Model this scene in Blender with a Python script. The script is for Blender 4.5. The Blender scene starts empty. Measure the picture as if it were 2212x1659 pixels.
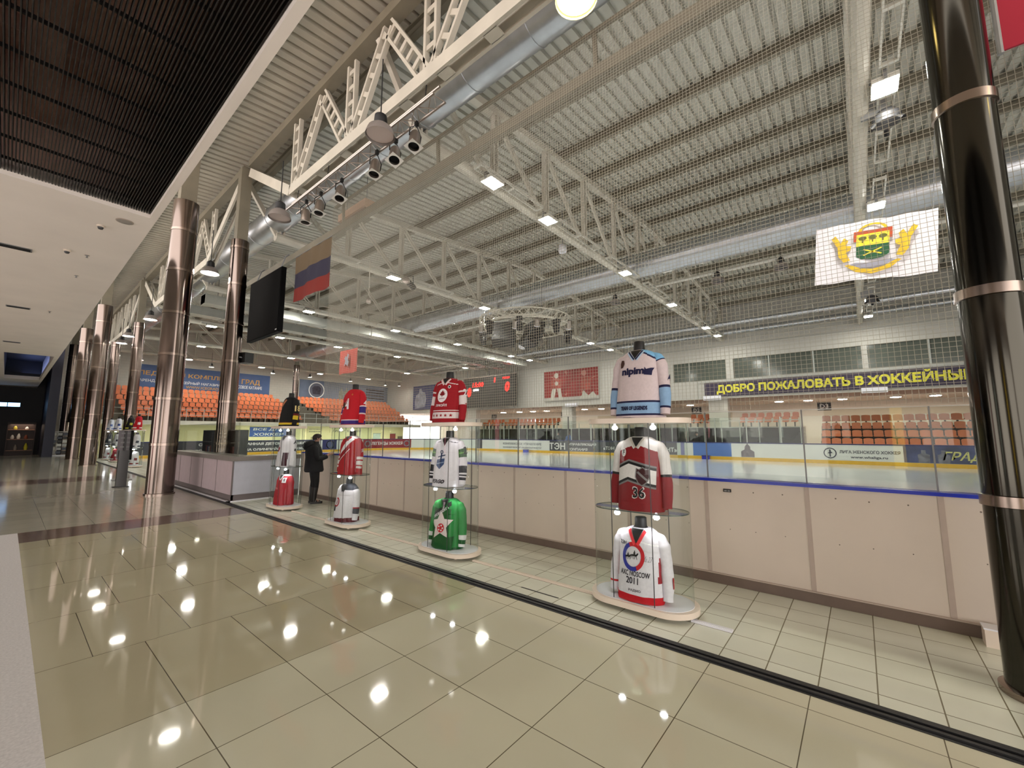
import bpy, math, random
from math import pi, sin, cos, sqrt, radians, atan2
from mathutils import Vector, Matrix
SC = bpy.context.scene
COL = SC.collection
RND = random.Random(11)
ORD = ['first', 'second', 'third', 'fourth', 'fifth', 'sixth', 'seventh', 'eighth', 'ninth', 'tenth', 'eleventh',
       'twelfth', 'thirteenth', 'fourteenth', 'fifteenth', 'sixteenth', 'seventeenth', 'eighteenth', 'nineteenth', 'twentieth']

# ------------------------------------------------------------------ materials
MATS = {}
def lin(c):
    out = []
    for v in c[:3]:
        v = v / 255.0
        out.append(v / 12.92 if v <= 0.04045 else ((v + 0.055) / 1.055) ** 2.4)
    return (*out, 1.0)

def mat(name, col=(128, 128, 128), rough=0.6, metal=0.0, emit=0.0, ecol=None, noise=0.0, nscale=6.0, bump=0.0, spec=0.5, coat=0.0):
    if name in MATS:
        return MATS[name]
    m = bpy.data.materials.new(name)
    m.use_nodes = True
    nt = m.node_tree
    b = nt.nodes['Principled BSDF']
    b.inputs['Base Color'].default_value = lin(col)
    b.inputs['Roughness'].default_value = rough
    b.inputs['Metallic'].default_value = metal
    b.inputs['Specular IOR Level'].default_value = spec
    b.inputs['Coat Weight'].default_value = coat
    b.inputs['Coat Roughness'].default_value = 0.06
    if emit:
        b.inputs['Emission Color'].default_value = lin(ecol or col)
        b.inputs['Emission Strength'].default_value = emit
    if noise or bump:
        tc = nt.nodes.new('ShaderNodeTexCoord')
        n = nt.nodes.new('ShaderNodeTexNoise')
        n.inputs['Scale'].default_value = nscale
        n.inputs['Detail'].default_value = 5
        nt.links.new(tc.outputs['Object'], n.inputs['Vector'])
        if noise:
            r = nt.nodes.new('ShaderNodeValToRGB')
            c = lin(col)
            r.color_ramp.elements[0].position = 0.3
            r.color_ramp.elements[1].position = 0.7
            r.color_ramp.elements[0].color = tuple(max(0, v * (1 - noise)) for v in c[:3]) + (1,)
            r.color_ramp.elements[1].color = tuple(min(1, v * (1 + noise)) for v in c[:3]) + (1,)
            nt.links.new(n.outputs['Fac'], r.inputs['Fac'])
            nt.links.new(r.outputs['Color'], b.inputs['Base Color'])
        if bump:
            bp = nt.nodes.new('ShaderNodeBump')
            bp.inputs['Strength'].default_value = bump
            bp.inputs['Distance'].default_value = 0.02
            nt.links.new(n.outputs['Fac'], bp.inputs['Height'])
            nt.links.new(bp.outputs['Normal'], b.inputs['Normal'])
    MATS[name] = m
    return m

def glass_mat(name, tint, f0=0.025, rough=0.01, haze=0.0, hcol=(200, 200, 200)):
    m = bpy.data.materials.new(name)
    m.use_nodes = True
    nt = m.node_tree
    nt.nodes.clear()
    o = nt.nodes.new('ShaderNodeOutputMaterial')
    tr = nt.nodes.new('ShaderNodeBsdfTransparent'); tr.inputs[0].default_value = lin(tint)
    gl = nt.nodes.new('ShaderNodeBsdfGlossy'); gl.inputs['Roughness'].default_value = rough
    # Schlick reflectance from the viewing angle, the same for both faces of a pane
    lw = nt.nodes.new('ShaderNodeLayerWeight'); lw.inputs[0].default_value = 0.5
    pw = nt.nodes.new('ShaderNodeMath'); pw.operation = 'POWER'; pw.inputs[1].default_value = 5
    fr = nt.nodes.new('ShaderNodeMath'); fr.operation = 'MULTIPLY_ADD'; fr.inputs[1].default_value = 0.9; fr.inputs[2].default_value = f0
    nt.links.new(lw.outputs['Facing'], pw.inputs[0]); nt.links.new(pw.outputs[0], fr.inputs[0])
    mx = nt.nodes.new('ShaderNodeMixShader')
    nt.links.new(fr.outputs[0], mx.inputs[0])
    last = tr
    if haze:
        df = nt.nodes.new('ShaderNodeBsdfDiffuse'); df.inputs[0].default_value = lin(hcol)
        m2 = nt.nodes.new('ShaderNodeMixShader'); m2.inputs[0].default_value = haze
        nt.links.new(tr.outputs[0], m2.inputs[1]); nt.links.new(df.outputs[0], m2.inputs[2])
        last = m2
    nt.links.new(last.outputs[0], mx.inputs[1])
    nt.links.new(gl.outputs[0], mx.inputs[2])
    nt.links.new(mx.outputs[0], o.inputs[0])
    MATS[name] = m
    return m

def tile_mat(name, c1, c2, cm, bw, rh, off, mortar, loc=(0, 0), rough=0.12, spec=0.5, coat=0.0, noise=0.1, nscale=1.5):
    m = bpy.data.materials.new(name)
    m.use_nodes = True
    nt = m.node_tree
    b = nt.nodes['Principled BSDF']
    tc = nt.nodes.new('ShaderNodeTexCoord')
    mp = nt.nodes.new('ShaderNodeMapping')
    mp.inputs['Location'].default_value = (-loc[0], -loc[1], 0)
    br = nt.nodes.new('ShaderNodeTexBrick')
    br.offset = off
    br.inputs['Color1'].default_value = lin(c1)
    br.inputs['Color2'].default_value = lin(c2)
    br.inputs['Mortar'].default_value = lin(cm)
    br.inputs['Scale'].default_value = 1.0
    br.inputs['Mortar Size'].default_value = mortar
    br.inputs['Mortar Smooth'].default_value = 0.1
    br.inputs['Bias'].default_value = 0.0
    br.inputs['Brick Width'].default_value = bw
    br.inputs['Row Height'].default_value = rh
    nt.links.new(tc.outputs['Object'], mp.inputs['Vector'])
    nt.links.new(mp.outputs['Vector'], br.inputs['Vector'])
    n = nt.nodes.new('ShaderNodeTexNoise'); n.inputs['Scale'].default_value = nscale; n.inputs['Detail'].default_value = 6
    nt.links.new(tc.outputs['Object'], n.inputs['Vector'])
    mr = nt.nodes.new('ShaderNodeMapRange')
    mr.inputs['To Min'].default_value = 1 - noise; mr.inputs['To Max'].default_value = 1 + noise
    nt.links.new(n.outputs['Fac'], mr.inputs['Value'])
    mu = nt.nodes.new('ShaderNodeVectorMath'); mu.operation = 'SCALE'
    nt.links.new(br.outputs['Color'], mu.inputs[0]); nt.links.new(mr.outputs[0], mu.inputs['Scale'])
    nt.links.new(mu.outputs[0], b.inputs['Base Color'])
    b.inputs['Roughness'].default_value = rough
    b.inputs['Specular IOR Level'].default_value = spec
    b.inputs['Coat Weight'].default_value = coat
    b.inputs['Coat Roughness'].default_value = 0.05
    MATS[name] = m
    return m

def cloth(c):
    return mat('cloth_%d_%d_%d' % tuple(c), c, rough=0.75, noise=0.05, nscale=40, spec=0.3)

# ------------------------------------------------------------------ mesh builder
class MB:
    def __init__(self):
        self.v = []; self.f = []; self.m = []
    def add(self, vs, fs, m=0):
        b = len(self.v)
        self.v += [tuple(p) for p in vs]
        for f in fs:
            self.f.append(tuple(b + i for i in f)); self.m.append(m)
        return self
    def box(self, x0, x1, y0, y1, z0, z1, m=0):
        vs = [(x, y, z) for z in (z0, z1) for y in (y0, y1) for x in (x0, x1)]
        return self.add(vs, [(0, 2, 3, 1), (4, 5, 7, 6), (0, 1, 5, 4), (2, 6, 7, 3), (0, 4, 6, 2), (1, 3, 7, 5)], m)
    def beam(self, p, q, w, h, m=0, up=(0, 0, 1)):
        p = Vector(p); q = Vector(q); d = (q - p).normalized(); u = Vector(up)
        s = d.cross(u)
        if s.length < 1e-4:
            s = d.cross(Vector((1, 0, 0)))
        s.normalize(); u = s.cross(d).normalized()
        vs = []
        for c in (p, q):
            for a, b in ((-1, -1), (1, -1), (1, 1), (-1, 1)):
                vs.append(c + s * a * w / 2 + u * b * h / 2)
        return self.add(vs, [(3, 2, 1, 0), (4, 5, 6, 7), (0, 1, 5, 4), (1, 2, 6, 5), (2, 3, 7, 6), (3, 0, 4, 7)], m)
    def ladder(self, p, q, gap, w, h, n, m=0, up=(0, 0, 1)):
        p = Vector(p); q = Vector(q); d = (q - p).normalized(); u = Vector(up)
        s = d.cross(u)
        if s.length < 1e-4:
            s = d.cross(Vector((1, 0, 0)))
        s.normalize()
        for k in (-1, 1):
            self.beam(p + s * k * gap / 2, q + s * k * gap / 2, w, h, m, up)
        for i in range(n):
            t = (i + 0.5) / n
            c = p + (q - p) * t
            self.beam(c - s * gap / 2, c + s * gap / 2, w * 1.6, h * 0.5, m, up)
        return self
    def tube(self, pts, r, n=10, m=0, cap=True, sq=1.0):
        pts = [Vector(p) for p in pts]
        rs = r if isinstance(r, (list, tuple)) else [r] * len(pts)
        vs = []; fs = []
        ref = None
        for i, p in enumerate(pts):
            d = (pts[min(i + 1, len(pts) - 1)] - pts[max(i - 1, 0)]).normalized()
            if ref is None:
                ref = Vector((1, 0, 0)) if abs(d.x) < 0.8 else Vector((0, 1, 0))
            a = (ref - d * ref.dot(d)).normalized(); ref = a
            b = d.cross(a)
            for k in range(n):
                t = 2 * pi * k / n
                vs.append(p + a * cos(t) * rs[i] * sq + b * sin(t) * rs[i])
        for i in range(len(pts) - 1):
            for k in range(n):
                k2 = (k + 1) % n
                fs.append((i * n + k, i * n + k2, (i + 1) * n + k2, (i + 1) * n + k))
        if cap:
            fs.append(tuple(range(n - 1, -1, -1)))
            fs.append(tuple((len(pts) - 1) * n + k for k in range(n)))
        return self.add(vs, fs, m)
    def lathe(self, prof, c=(0, 0, 0), n=20, m=0, rot=None, cap=True):
        vs = []; fs = []
        for r, z in prof:
            for k in range(n):
                t = 2 * pi * k / n
                v = Vector((r * cos(t), r * sin(t), z))
                if rot is not None:
                    v = rot @ v
                vs.append(v + Vector(c))
        for i in range(len(prof) - 1):
            for k in range(n):
                k2 = (k + 1) % n
                fs.append((i * n + k, i * n + k2, (i + 1) * n + k2, (i + 1) * n + k))
        if cap:
            if prof[0][0] > 1e-5: fs.append(tuple(range(n - 1, -1, -1)))
            if prof[-1][0] > 1e-5: fs.append(tuple((len(prof) - 1) * n + k for k in range(n)))
        return self.add(vs, fs, m)
    def prism(self, pts, z0, z1, m=0, mtop=None):
        n = len(pts)
        vs = [(x, y, z0) for x, y in pts] + [(x, y, z1) for x, y in pts]
        self.add(vs, [tuple(range(n - 1, -1, -1))] + [(i, (i + 1) % n, n + (i + 1) % n, n + i) for i in range(n)], m)
        return self.add(vs[n:], [tuple(range(n))], m if mtop is None else mtop)
    def build(self, name, mats, parent=None, smooth=35):
        me = bpy.data.meshes.new(name)
        me.from_pydata(self.v, [], self.f)
        for mm in (mats if isinstance(mats, (list, tuple)) else [mats]):
            me.materials.append(mm)
        me.polygons.foreach_set('material_index', self.m)
        if smooth:
            me.polygons.foreach_set('use_smooth', [True] * len(self.f))
            me.update()
            me.set_sharp_from_angle(angle=radians(smooth))
        me.update()
        o = bpy.data.objects.new(name, me)
        COL.objects.link(o)
        if parent is not None:
            o.parent = parent
        return o

def tag(o, label=None, cat=None, group=None, kind=None):
    if label: o['label'] = label
    if cat: o['category'] = cat
    if group: o['group'] = group
    if kind: o['kind'] = kind
    return o
def thing(name, label, cat, loc=(0, 0, 0), rz=0, group=None):
    o = bpy.data.objects.new(name, None)
    COL.objects.link(o)
    o.location = loc; o.rotation_euler = (0, 0, rz)
    o.empty_display_size = 0.1
    return tag(o, label, cat, group)
def struct(name, mb, m, label, cat, **k):
    return tag(mb.build(name, m, **k), label, cat, kind='structure')
def copy_tree(o, parent=None):
    c = o.copy(); COL.objects.link(c)
    if parent is not None: c.parent = parent
    for ch in list(o.children):
        copy_tree(ch, c)
    return c

# ------------------------------------------------------------------ text
TXT = {}
HEAVY = {}
def text_geo(body, bold=0.02, res=2):
    k = (body, bold)
    if k in TXT: return TXT[k]
    body = body.replace('\u0425', 'X').replace('M', '\u041c'); bold = min(bold, 0.022)
    heavy = '\u042d' in body or k[1] > 0.032
    if '\u042d' in body: bold, res = 0.0, 4
    c = bpy.data.curves.new('t', 'FONT')
    c.body = body; c.offset = bold; c.resolution_u = res
    o = bpy.data.objects.new('t', c); COL.objects.link(o)
    dg = bpy.context.evaluated_depsgraph_get()
    ev = o.evaluated_get(dg); me = ev.to_mesh()
    vs = [(v.co.x, v.co.y) for v in me.vertices]; fs = [tuple(p.vertices) for p in me.polygons]
    ev.to_mesh_clear()
    HEAVY[k] = heavy
    if heavy:
        v0, f0 = vs, fs; vs = []; fs = []
        for dx, dy in ((-.02, 0), (.02, 0), (0, -.02), (0, .02), (-.02, -.02), (.02, .02)):
            fs += [tuple(i + len(vs) for i in f) for f in f0]; vs += [(x + dx, y + dy) for x, y in v0]
    bpy.data.objects.remove(o); bpy.data.curves.remove(c)
    x0 = min(v[0] for v in vs); x1 = max(v[0] for v in vs)
    y0 = min(v[1] for v in vs); y1 = max(v[1] for v in vs)
    TXT[k] = ([((x - x0) / (x1 - x0), (y - y0) / (y1 - y0)) for x, y in vs], fs, (x1 - x0) / (y1 - y0))
    return TXT[k]
def text(name, body, mapf, w, h, m, parent, bold=0.02, slant=0.0):
    vs, fs, asp = text_geo(body, bold)
    if w is None: w = h * asp
    mb = MB()
    pts = []
    per = len(vs) // 6 if HEAVY.get((body, bold)) else 10 ** 9
    for i, (x, y) in enumerate(vs):
        a, b = (x - 0.5) * w + slant * (y - 0.5) * h, (y - 0.5) * h
        p = Vector(mapf(a, b))
        if i >= per:      # thickening copies sit a hair in front of one another
            nrm = (Vector(mapf(a + 1e-3, b)) - p).cross(Vector(mapf(a, b + 1e-3)) - p)
            if nrm.length: p = p + nrm.normalized() * 0.0007 * (i // per)
        pts.append(p)
    mb.add(pts, fs)
    return mb.build(name, m, parent, smooth=0)
def wall_x(x, y, z):   # a wall that faces -x : right of the viewer is -y
    return lambda a, b: (x, y - a, z + b)
def wall_y(y, x, z):   # a wall that faces -y : right of the viewer is +x
    return lambda a, b: (x + a, y, z + b)
def flat(name, pts, mapf, m, parent):
    mb = MB(); mb.add([mapf(a, b) for a, b in pts], [tuple(range(len(pts)))])
    return mb.build(name, m, parent, smooth=0)
def disc_pts(r, n=28, cx=0, cy=0, ry=None):
    return [(cx + r * cos(2 * pi * k / n), cy + (ry or r) * sin(2 * pi * k / n)) for k in range(n)]
def ring(name, r0, r1, mapf, m, parent, n=32, a0=0, a1=2 * pi, cx=0, cy=0, e=1.0):
    mb = MB()
    vs = []
    for k in range(n + 1):
        t = a0 + (a1 - a0) * k / n
        vs.append(mapf(cx + r0 * cos(t), cy + e * r0 * sin(t))); vs.append(mapf(cx + r1 * cos(t), cy + e * r1 * sin(t)))
    mb.add(vs, [(2 * k, 2 * k + 1, 2 * k + 3, 2 * k + 2) for k in range(n)])
    return mb.build(name, m, parent, smooth=0)
def star_pts(r, n=5, inner=0.42, cx=0, cy=0, rot=pi / 2):
    return [(cx + (r if k % 2 == 0 else r * inner) * cos(rot + pi * k / n), cy + (r if k % 2 == 0 else r * inner) * sin(rot + pi * k / n)) for k in range(2 * n)]

# ------------------------------------------------------------------ palette
M_white = mat('white_paint', (205, 203, 192), 0.6, noise=0.04, nscale=3)
M_steel_paint = mat('steel_paint', (204, 199, 185), 0.5, noise=0.08, nscale=2)
M_purlin = mat('purlin_paint', (126, 120, 104), 0.5, noise=0.1, nscale=2)
M_deck = mat('roof_deck_paint', (194, 192, 180), 0.45, noise=0.06, nscale=1.2)
M_duct = mat('galvanised_duct', (190, 194, 198), 0.3, metal=0.85, noise=0.1, nscale=3)
M_rduct = mat('rect_duct_metal', (176, 178, 172), 0.45, metal=0.5, noise=0.1, nscale=2)
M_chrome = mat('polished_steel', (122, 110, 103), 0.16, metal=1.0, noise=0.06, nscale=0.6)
M_chrome2 = mat('brushed_band', (150, 136, 126), 0.22, metal=1.0)
M_black = mat('black_matte', (14, 14, 15), 0.55, noise=0.1)
M_blackgloss = mat('black_gloss', (8, 8, 9), 0.35, spec=0.15)
M_darkgrey = mat('dark_grey', (62, 62, 64), 0.5, noise=0.08)
M_grey = mat('mid_grey', (130, 130, 130), 0.5, noise=0.06)
M_cream = mat('cream_laminate', (226, 212, 196), 0.35, noise=0.03)
M_plate_white = mat('white_laminate', (232, 232, 238), 0.3, noise=0.02)
M_panel = mat('board_facing', (204, 191, 177), 0.42, noise=0.05, nscale=1.3)
M_seam = mat('seam_strip', (176, 160, 148), 0.5, noise=0.05)
M_kick = mat('kick_plate', (104, 88, 78), 0.4, noise=0.08)
M_blue = mat('blue_cap', (28, 48, 170), 0.3, noise=0.04)
M_yellow = mat('yellow_kick', (222, 178, 52), 0.35, noise=0.06)
M_soffit = mat('soffit_paint', (242, 232, 222), 0.75, noise=0.03, nscale=1.2)
M_grille = mat('dark_grille', (24, 18, 16), 0.5, noise=0.1)
M_plenum = mat('plenum_deck', (220, 186, 168), 0.7, noise=0.25, nscale=1.4)
M_orange = mat('orange_plastic', (228, 130, 84), 0.35, noise=0.05, nscale=8)
M_brick = None
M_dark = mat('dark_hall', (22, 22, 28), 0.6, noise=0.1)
M_lamp = mat('lamp_white', (255, 255, 255), 0.4, emit=280, ecol=(255, 253, 242))
M_lamp_dome = mat('dome_lamp_white', (255, 255, 255), 0.4, emit=60, ecol=(255, 250, 238))
M_lamp_yellow = mat('sodium_lamp', (255, 240, 170), 0.4, emit=26, ecol=(255, 226, 140))
M_lamp_soft = mat('downlight_white', (255, 255, 255), 0.4, emit=110, ecol=(255, 242, 226))
M_tubelamp = mat('tube_lamp', (255, 255, 255), 0.4, emit=85, ecol=(250, 255, 240))
M_off = mat('unlit_reflector', (196, 176, 168), 0.35)
M_red_led = mat('red_led', (255, 30, 24), 0.4, emit=5.0, ecol=(255, 26, 20))
M_white_led = mat('white_led', (255, 255, 255), 0.4, emit=3.0, ecol=(240, 240, 255))
M_glass = glass_mat('clear_glass', (246, 250, 248))
M_glass_edge = mat('glass_edge', (70, 84, 82), 0.2)
M_rinkglass = glass_mat('rink_glass', (244, 246, 242), f0=0.015, haze=0.01)
M_ice = mat('ice', (238, 243, 250), 0.14, noise=0.03, nscale=0.7, coat=0.3)
M_net = mat('net_cord', (176, 170, 154), 0.8)
M_signwhite = mat('sign_white', (230, 232, 230), 0.5, noise=0.02)
M_signgrey = mat('sign_dark', (70, 72, 78), 0.5, noise=0.04)
M_signblue = mat('sign_blue', (42, 84, 160), 0.5, noise=0.12, nscale=0.9)
M_rubber = mat('black_rubber', (26, 26, 28), 0.45, bump=0.2, nscale=20)

def brick_wall(name, c, bw=0.6, rh=0.25, axis='y'):
    m = tile_mat(name, c, tuple(max(0, v - 3) for v in c), tuple(max(0, v - 16) for v in c), bw, rh, 0.5, 0.012, rough=0.7, noise=0.04)
    nt = m.node_tree
    mp = [n for n in nt.nodes if n.type == 'MAPPING'][0]
    mp.inputs['Rotation'].default_value = (radians(90), 0, 0) if axis == 'y' else (radians(90), 0, radians(90))
    mp.vector_type = 'POINT'
    if axis == 'x':
        # use (y, z) of the object as brick plane
        tc = [n for n in nt.nodes if n.type == 'TEX_COORD'][0]
        sp = nt.nodes.new('ShaderNodeSeparateXYZ'); cb = nt.nodes.new('ShaderNodeCombineXYZ')
        nt.links.new(tc.outputs['Object'], sp.inputs[0])
        nt.links.new(sp.outputs[1], cb.inputs[0]); nt.links.new(sp.outputs[2], cb.inputs[1])
        br = [n for n in nt.nodes if n.type == 'TEX_BRICK'][0]
        nt.links.new(cb.outputs[0], br.inputs['Vector'])
    else:
        tc = [n for n in nt.nodes if n.type == 'TEX_COORD'][0]
        sp = nt.nodes.new('ShaderNodeSeparateXYZ'); cb = nt.nodes.new('ShaderNodeCombineXYZ')
        nt.links.new(tc.outputs['Object'], sp.inputs[0])
        nt.links.new(sp.outputs[0], cb.inputs[0]); nt.links.new(sp.outputs[2], cb.inputs[1])
        br = [n for n in nt.nodes if n.type == 'TEX_BRICK'][0]
        nt.links.new(cb.outputs[0], br.inputs['Vector'])
    return m

# ------------------------------------------------------------------ constants of the place
X_BOARD = 5.25; X_FAR = 29.2; Y_END = 49.7; X_WALL = 33.2; Y_RINK = 36.5
Y0 = -0.85; BAY = 7.85
def z_top(x):            # underside of purlins / top of trusses
    return 10.05 + 0.0945 * x if x <= 20 else 11.94 - 0.09 * (x - 20)

# ================================================================== SETTING
def slab(x0, x1, y0, y1, z0, z1):
    return MB().box(x0, x1, y0, y1, z0, z1)
M_t_near = tile_mat('tile_near', (215, 211, 187), (209, 205, 181), (104, 96, 76), 0.599, 0.5985, 0.0, 0.003, loc=(0.2696, -0.23), rough=0.05, noise=0.05)
M_t_mid = tile_mat('tile_mid', (196, 188, 160), (189, 181, 154), (84, 76, 60), 0.599, 1.197, 0.5, 0.003, loc=(0.5690, 3.3607 - 1.197 * 4), rough=0.04, noise=0.06)
M_t_band = tile_mat('tile_band', (126, 108, 98), (120, 102, 94), (80, 70, 62), 0.6, 0.6, 0.0, 0.003, rough=0.1)
M_t_far = tile_mat('tile_far', (186, 181, 165), (180, 175, 160), (110, 105, 95), 0.6, 0.6, 0.0, 0.003, rough=0.1)
M_t_case = tile_mat('tile_case', (224, 226, 210), (214, 216, 200), (120, 114, 92), 0.3, 0.303, 0.0, 0.004, loc=(0.13, 0.035), rough=0.22, noise=0.1, nscale=2.5)
M_granite = mat('grey_granite', (226, 222, 222), 0.35, noise=0.12, nscale=60)
struct('floor', slab(0.28, 3.43, -9, 3.3607, -0.1, 0), M_t_near, 'polished light beige square floor tiles nearest the camera', 'floor', smooth=0)
struct('floor_mid', slab(0.28, 3.43, 3.3607, 9.95, -0.1, 0), M_t_mid, 'polished olive beige floor tiles laid beyond the light ones', 'floor', smooth=0)
struct('floor_band', slab(0.28, 3.43, 9.95, 10.95, -0.1, 0), M_t_band, 'brown tile band across the hall floor beside the first glass counter', 'floor', smooth=0)
struct('floor_far', slab(-9, 3.43, 10.95, 20.8, -0.1, 0), M_t_far, 'grey beige floor between the two brown bands', 'floor', smooth=0)
struct('floor_band_far', slab(-9, 3.43, 20.8, 22.8, -0.1, 0), M_t_band, 'second brown band far along the hall floor', 'floor', smooth=0)
struct('floor_back', slab(-9, 3.43, 22.8, 49.7, -0.1, 0), M_t_far, 'distant grey beige hall floor by the dark shops', 'floor', smooth=0)
struct('floor_left', slab(-9, 0.28, -9, 10.95, -0.1, 0), M_granite, 'speckled grey granite strip of floor at the left edge', 'floor', smooth=0)
struct('floor_cases', slab(3.58, 5.3, -9, 49.7, -0.1, 0), M_t_case, 'small pale tiles between black floor strip and rink boards', 'floor', smooth=0)
fb = MB(); fb.box(3.43, 3.58, -9, 49.7, -0.1, 0.004); fb.box(3.455, 3.48, -9, 49.7, 0.004, 0.014); fb.box(3.51, 3.535, -9, 49.7, 0.004, 0.014)
struct('trim_1', fb, M_rubber, 'black ribbed rubber joint strip running along the tiled floor', 'floor strip', smooth=0)
struct('floor_ice', slab(5.3, X_FAR, -12, Y_RINK, -0.12, -0.03), M_ice, 'white ice sheet of the hockey rink', 'ice', smooth=0)
struct('floor_concourse', slab(5.3, 43, Y_RINK, Y_END, -0.12, -0.03), M_t_far, 'concourse floor under the end stand', 'floor', smooth=0)
struct('floor_far_side', slab(X_FAR, 43, -12, Y_RINK, -0.12, -0.03), mat('dark_rubber_floor', (150, 144, 138), 0.6), 'dark floor behind the far rink boards', 'floor', smooth=0)

# corrugated roof deck
def deck():
    mb = MB()
    prof = []
    y = -12.0; p = 0.3
    while y < Y_END + 0.2:
        prof += [(y, 0.0), (y + 0.19, 0.0), (y + 0.215, 0.09), (y + 0.275, 0.09)]
        y += p
    prof.append((y, 0.0))
    xs = [-2.0, 20.0, 43.0]
    n = len(prof)
    vs = []
    for x in xs:
        for yy, dz in prof:
            vs.append((x, yy, z_top(x) + 0.30 + dz))
    fs = []
    for i in range(2):
        for k in range(n - 1):
            fs.append((i * n + k, i * n + k + 1, (i + 1) * n + k + 1, (i + 1) * n + k))
    mb.add(vs, fs)
    mb.box(-2, 43, -12, Y_END, 13.2, 13.3)
    return mb
struct('ceiling', deck(), M_deck, 'corrugated pale metal roof deck above the rink', 'ceiling', smooth=0)

# hall soffit with the two recesses
sf = MB()
def soffit_rect(x0, x1, y0, y1): sf.box(x0, x1, y0, y1, 5.1, 5.32)
soffit_rect(-9, 1.27, 41.4, 49.7); soffit_rect(-9, 1.27, 8.55, 28.0); soffit_rect(1.18, 1.27, -9, 8.55)
soffit_rect(1.12, 1.27, 28.0, 41.4); soffit_rect(-9, -0.36, 28.0, 41.4); soffit_rect(-9, -7.0, -9, 8.55)
sf.box(1.19, 1.27, -9, 49.7, 5.32, 7.0)
struct('ceiling_soffit', sf, M_soffit, 'smooth off-white soffit over the hall walkway', 'ceiling', smooth=0)
# plenum above the dark grille
pl = MB(); pl.box(-7, 1.19, -9, 8.8, 6.9, 7.0); pl.box(-7.1, -7, -9, 8.8, 5.3, 7.0); pl.box(-7, 1.19, 8.6, 8.75, 5.32, 7)
for k in range(12):
    yy = -6 + k * 1.25
    pl.box(-7, 1.19, yy, yy + 0.09, 6.68, 6.9)
pl.box(-0.25, 0.05, -9, 8.6, 6.05, 6.6); pl.box(-1.25, -1.05, -9, 8.6, 6.2, 6.7); pl.box(-3.0, -2.7, -9, 8.6, 6.1, 6.6)
struct('ceiling_plenum', pl, M_plenum, 'brown unpainted ceiling void with beams above the dark grille', 'ceiling', smooth=0)
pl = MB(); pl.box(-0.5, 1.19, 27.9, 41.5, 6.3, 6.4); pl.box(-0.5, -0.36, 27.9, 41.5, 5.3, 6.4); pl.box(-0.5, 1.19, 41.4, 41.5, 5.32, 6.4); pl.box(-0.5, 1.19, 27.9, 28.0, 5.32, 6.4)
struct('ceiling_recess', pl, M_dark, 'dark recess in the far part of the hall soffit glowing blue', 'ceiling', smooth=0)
# end wall behind the end stand, hall end wall
struct('wall_end', slab(2.2, X_WALL + 0.3, Y_END, Y_END + 0.3, 0, 13), brick_wall('brick_end', (198, 194, 184), axis='y'), 'white block end wall behind the orange stand', 'wall', smooth=0)
struct('wall_hall_end', slab(-9, 2.2, 48.6, 48.9, 0, 13), M_dark, 'dark shop wall closing the far end of the hall', 'wall', smooth=0)
hw = MB(); hw.box(1.7, 2.2, 43, 48.6, 0, 9.5)
struct('wall_hall_pier', hw, mat('navy_pier', (38, 40, 58), 0.5), 'dark blue pier at the far end of the hall', 'wall', smooth=0)
# left side of the hall (seen only in reflections): piers with gaps shaped to let in light and streak the columns
lw = MB()
for a, b in ((-9, -8), (-3, 1), (6, 10.5), (16, 19), (22, 48.9)): lw.box(-9.3, -9, a, b, 0, 3.9)
lw.box(-9.3, -9, -9, 48.9, 3.9, 5.1)
struct('wall_left', lw, mat('hall_wall', (150, 138, 130), 0.6), 'unseen hall wall of piers, openings shaped to let in light', 'wall', smooth=0)
struct('wall_right', slab(5.3, 43, -12.3, -12, -0.1, 13), M_white, 'white wall at the near end of the rink', 'wall', smooth=0)
for k, (y, c, e, lab) in enumerate(((-1.0, (255, 214, 70), 4.5, 'tall yellow glow strip added on the hall wall for reflections'), (8.2, (240, 255, 250), 4.0, 'tall white glow strip added on the hall wall for reflections'), (17.5, (255, 150, 170), 4.0, 'tall pink glow strip added on the hall wall for reflections'))):  # unseen glow strips added to streak the column reflections
    o = thing('sign_or_glow_strip', lab, 'sign', (-8.96, y, 1.9))
    MB().box(-0.04, 0.0, -0.2, 0.2, -1.5, 1.5).build('housing', M_darkgrey, o, smooth=0)
    MB().box(0.0, 0.02, -0.16, 0.16, -1.45, 1.45).build('lamp_face', mat('streak_glow_%d' % k, c, 0.4, emit=e, ecol=c), o, smooth=0)
# far long wall with window band
bw = brick_wall('brick_far', (190, 188, 180), axis='x')
fw = MB()
fw.box(X_WALL, X_WALL + 0.25, -12, Y_END, 7.0, 13.2); fw.box(X_WALL, X_WALL + 0.25, -12, Y_END, 4.15, 5.52)
fw.box(X_WALL, X_WALL + 0.25, 11.0, Y_END, 5.52, 7.0)
for a, b in ((6.72, 7.22), (-0.7, -0.42), (-8.6, -8.2)):
    fw.box(X_WALL, X_WALL + 0.25, a, b, 5.52, 7.0)
struct('wall_far', fw, bw, 'white block upper wall along the far side of the rink', 'wall', smooth=0)
struct('trim_2', slab(X_WALL - 0.05, X_WALL, -12, 43, 7.98, 8.06), mat('trim_grey', (168, 166, 158), 0.6), 'thin grey ledge line high on the far wall', 'trim', smooth=0)
M_win = mat('dark_window', (84, 90, 82), 0.12, noise=0.1, nscale=0.6)
M_winframe = mat('window_frame', (176, 180, 174), 0.4)
wn = 0
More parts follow.
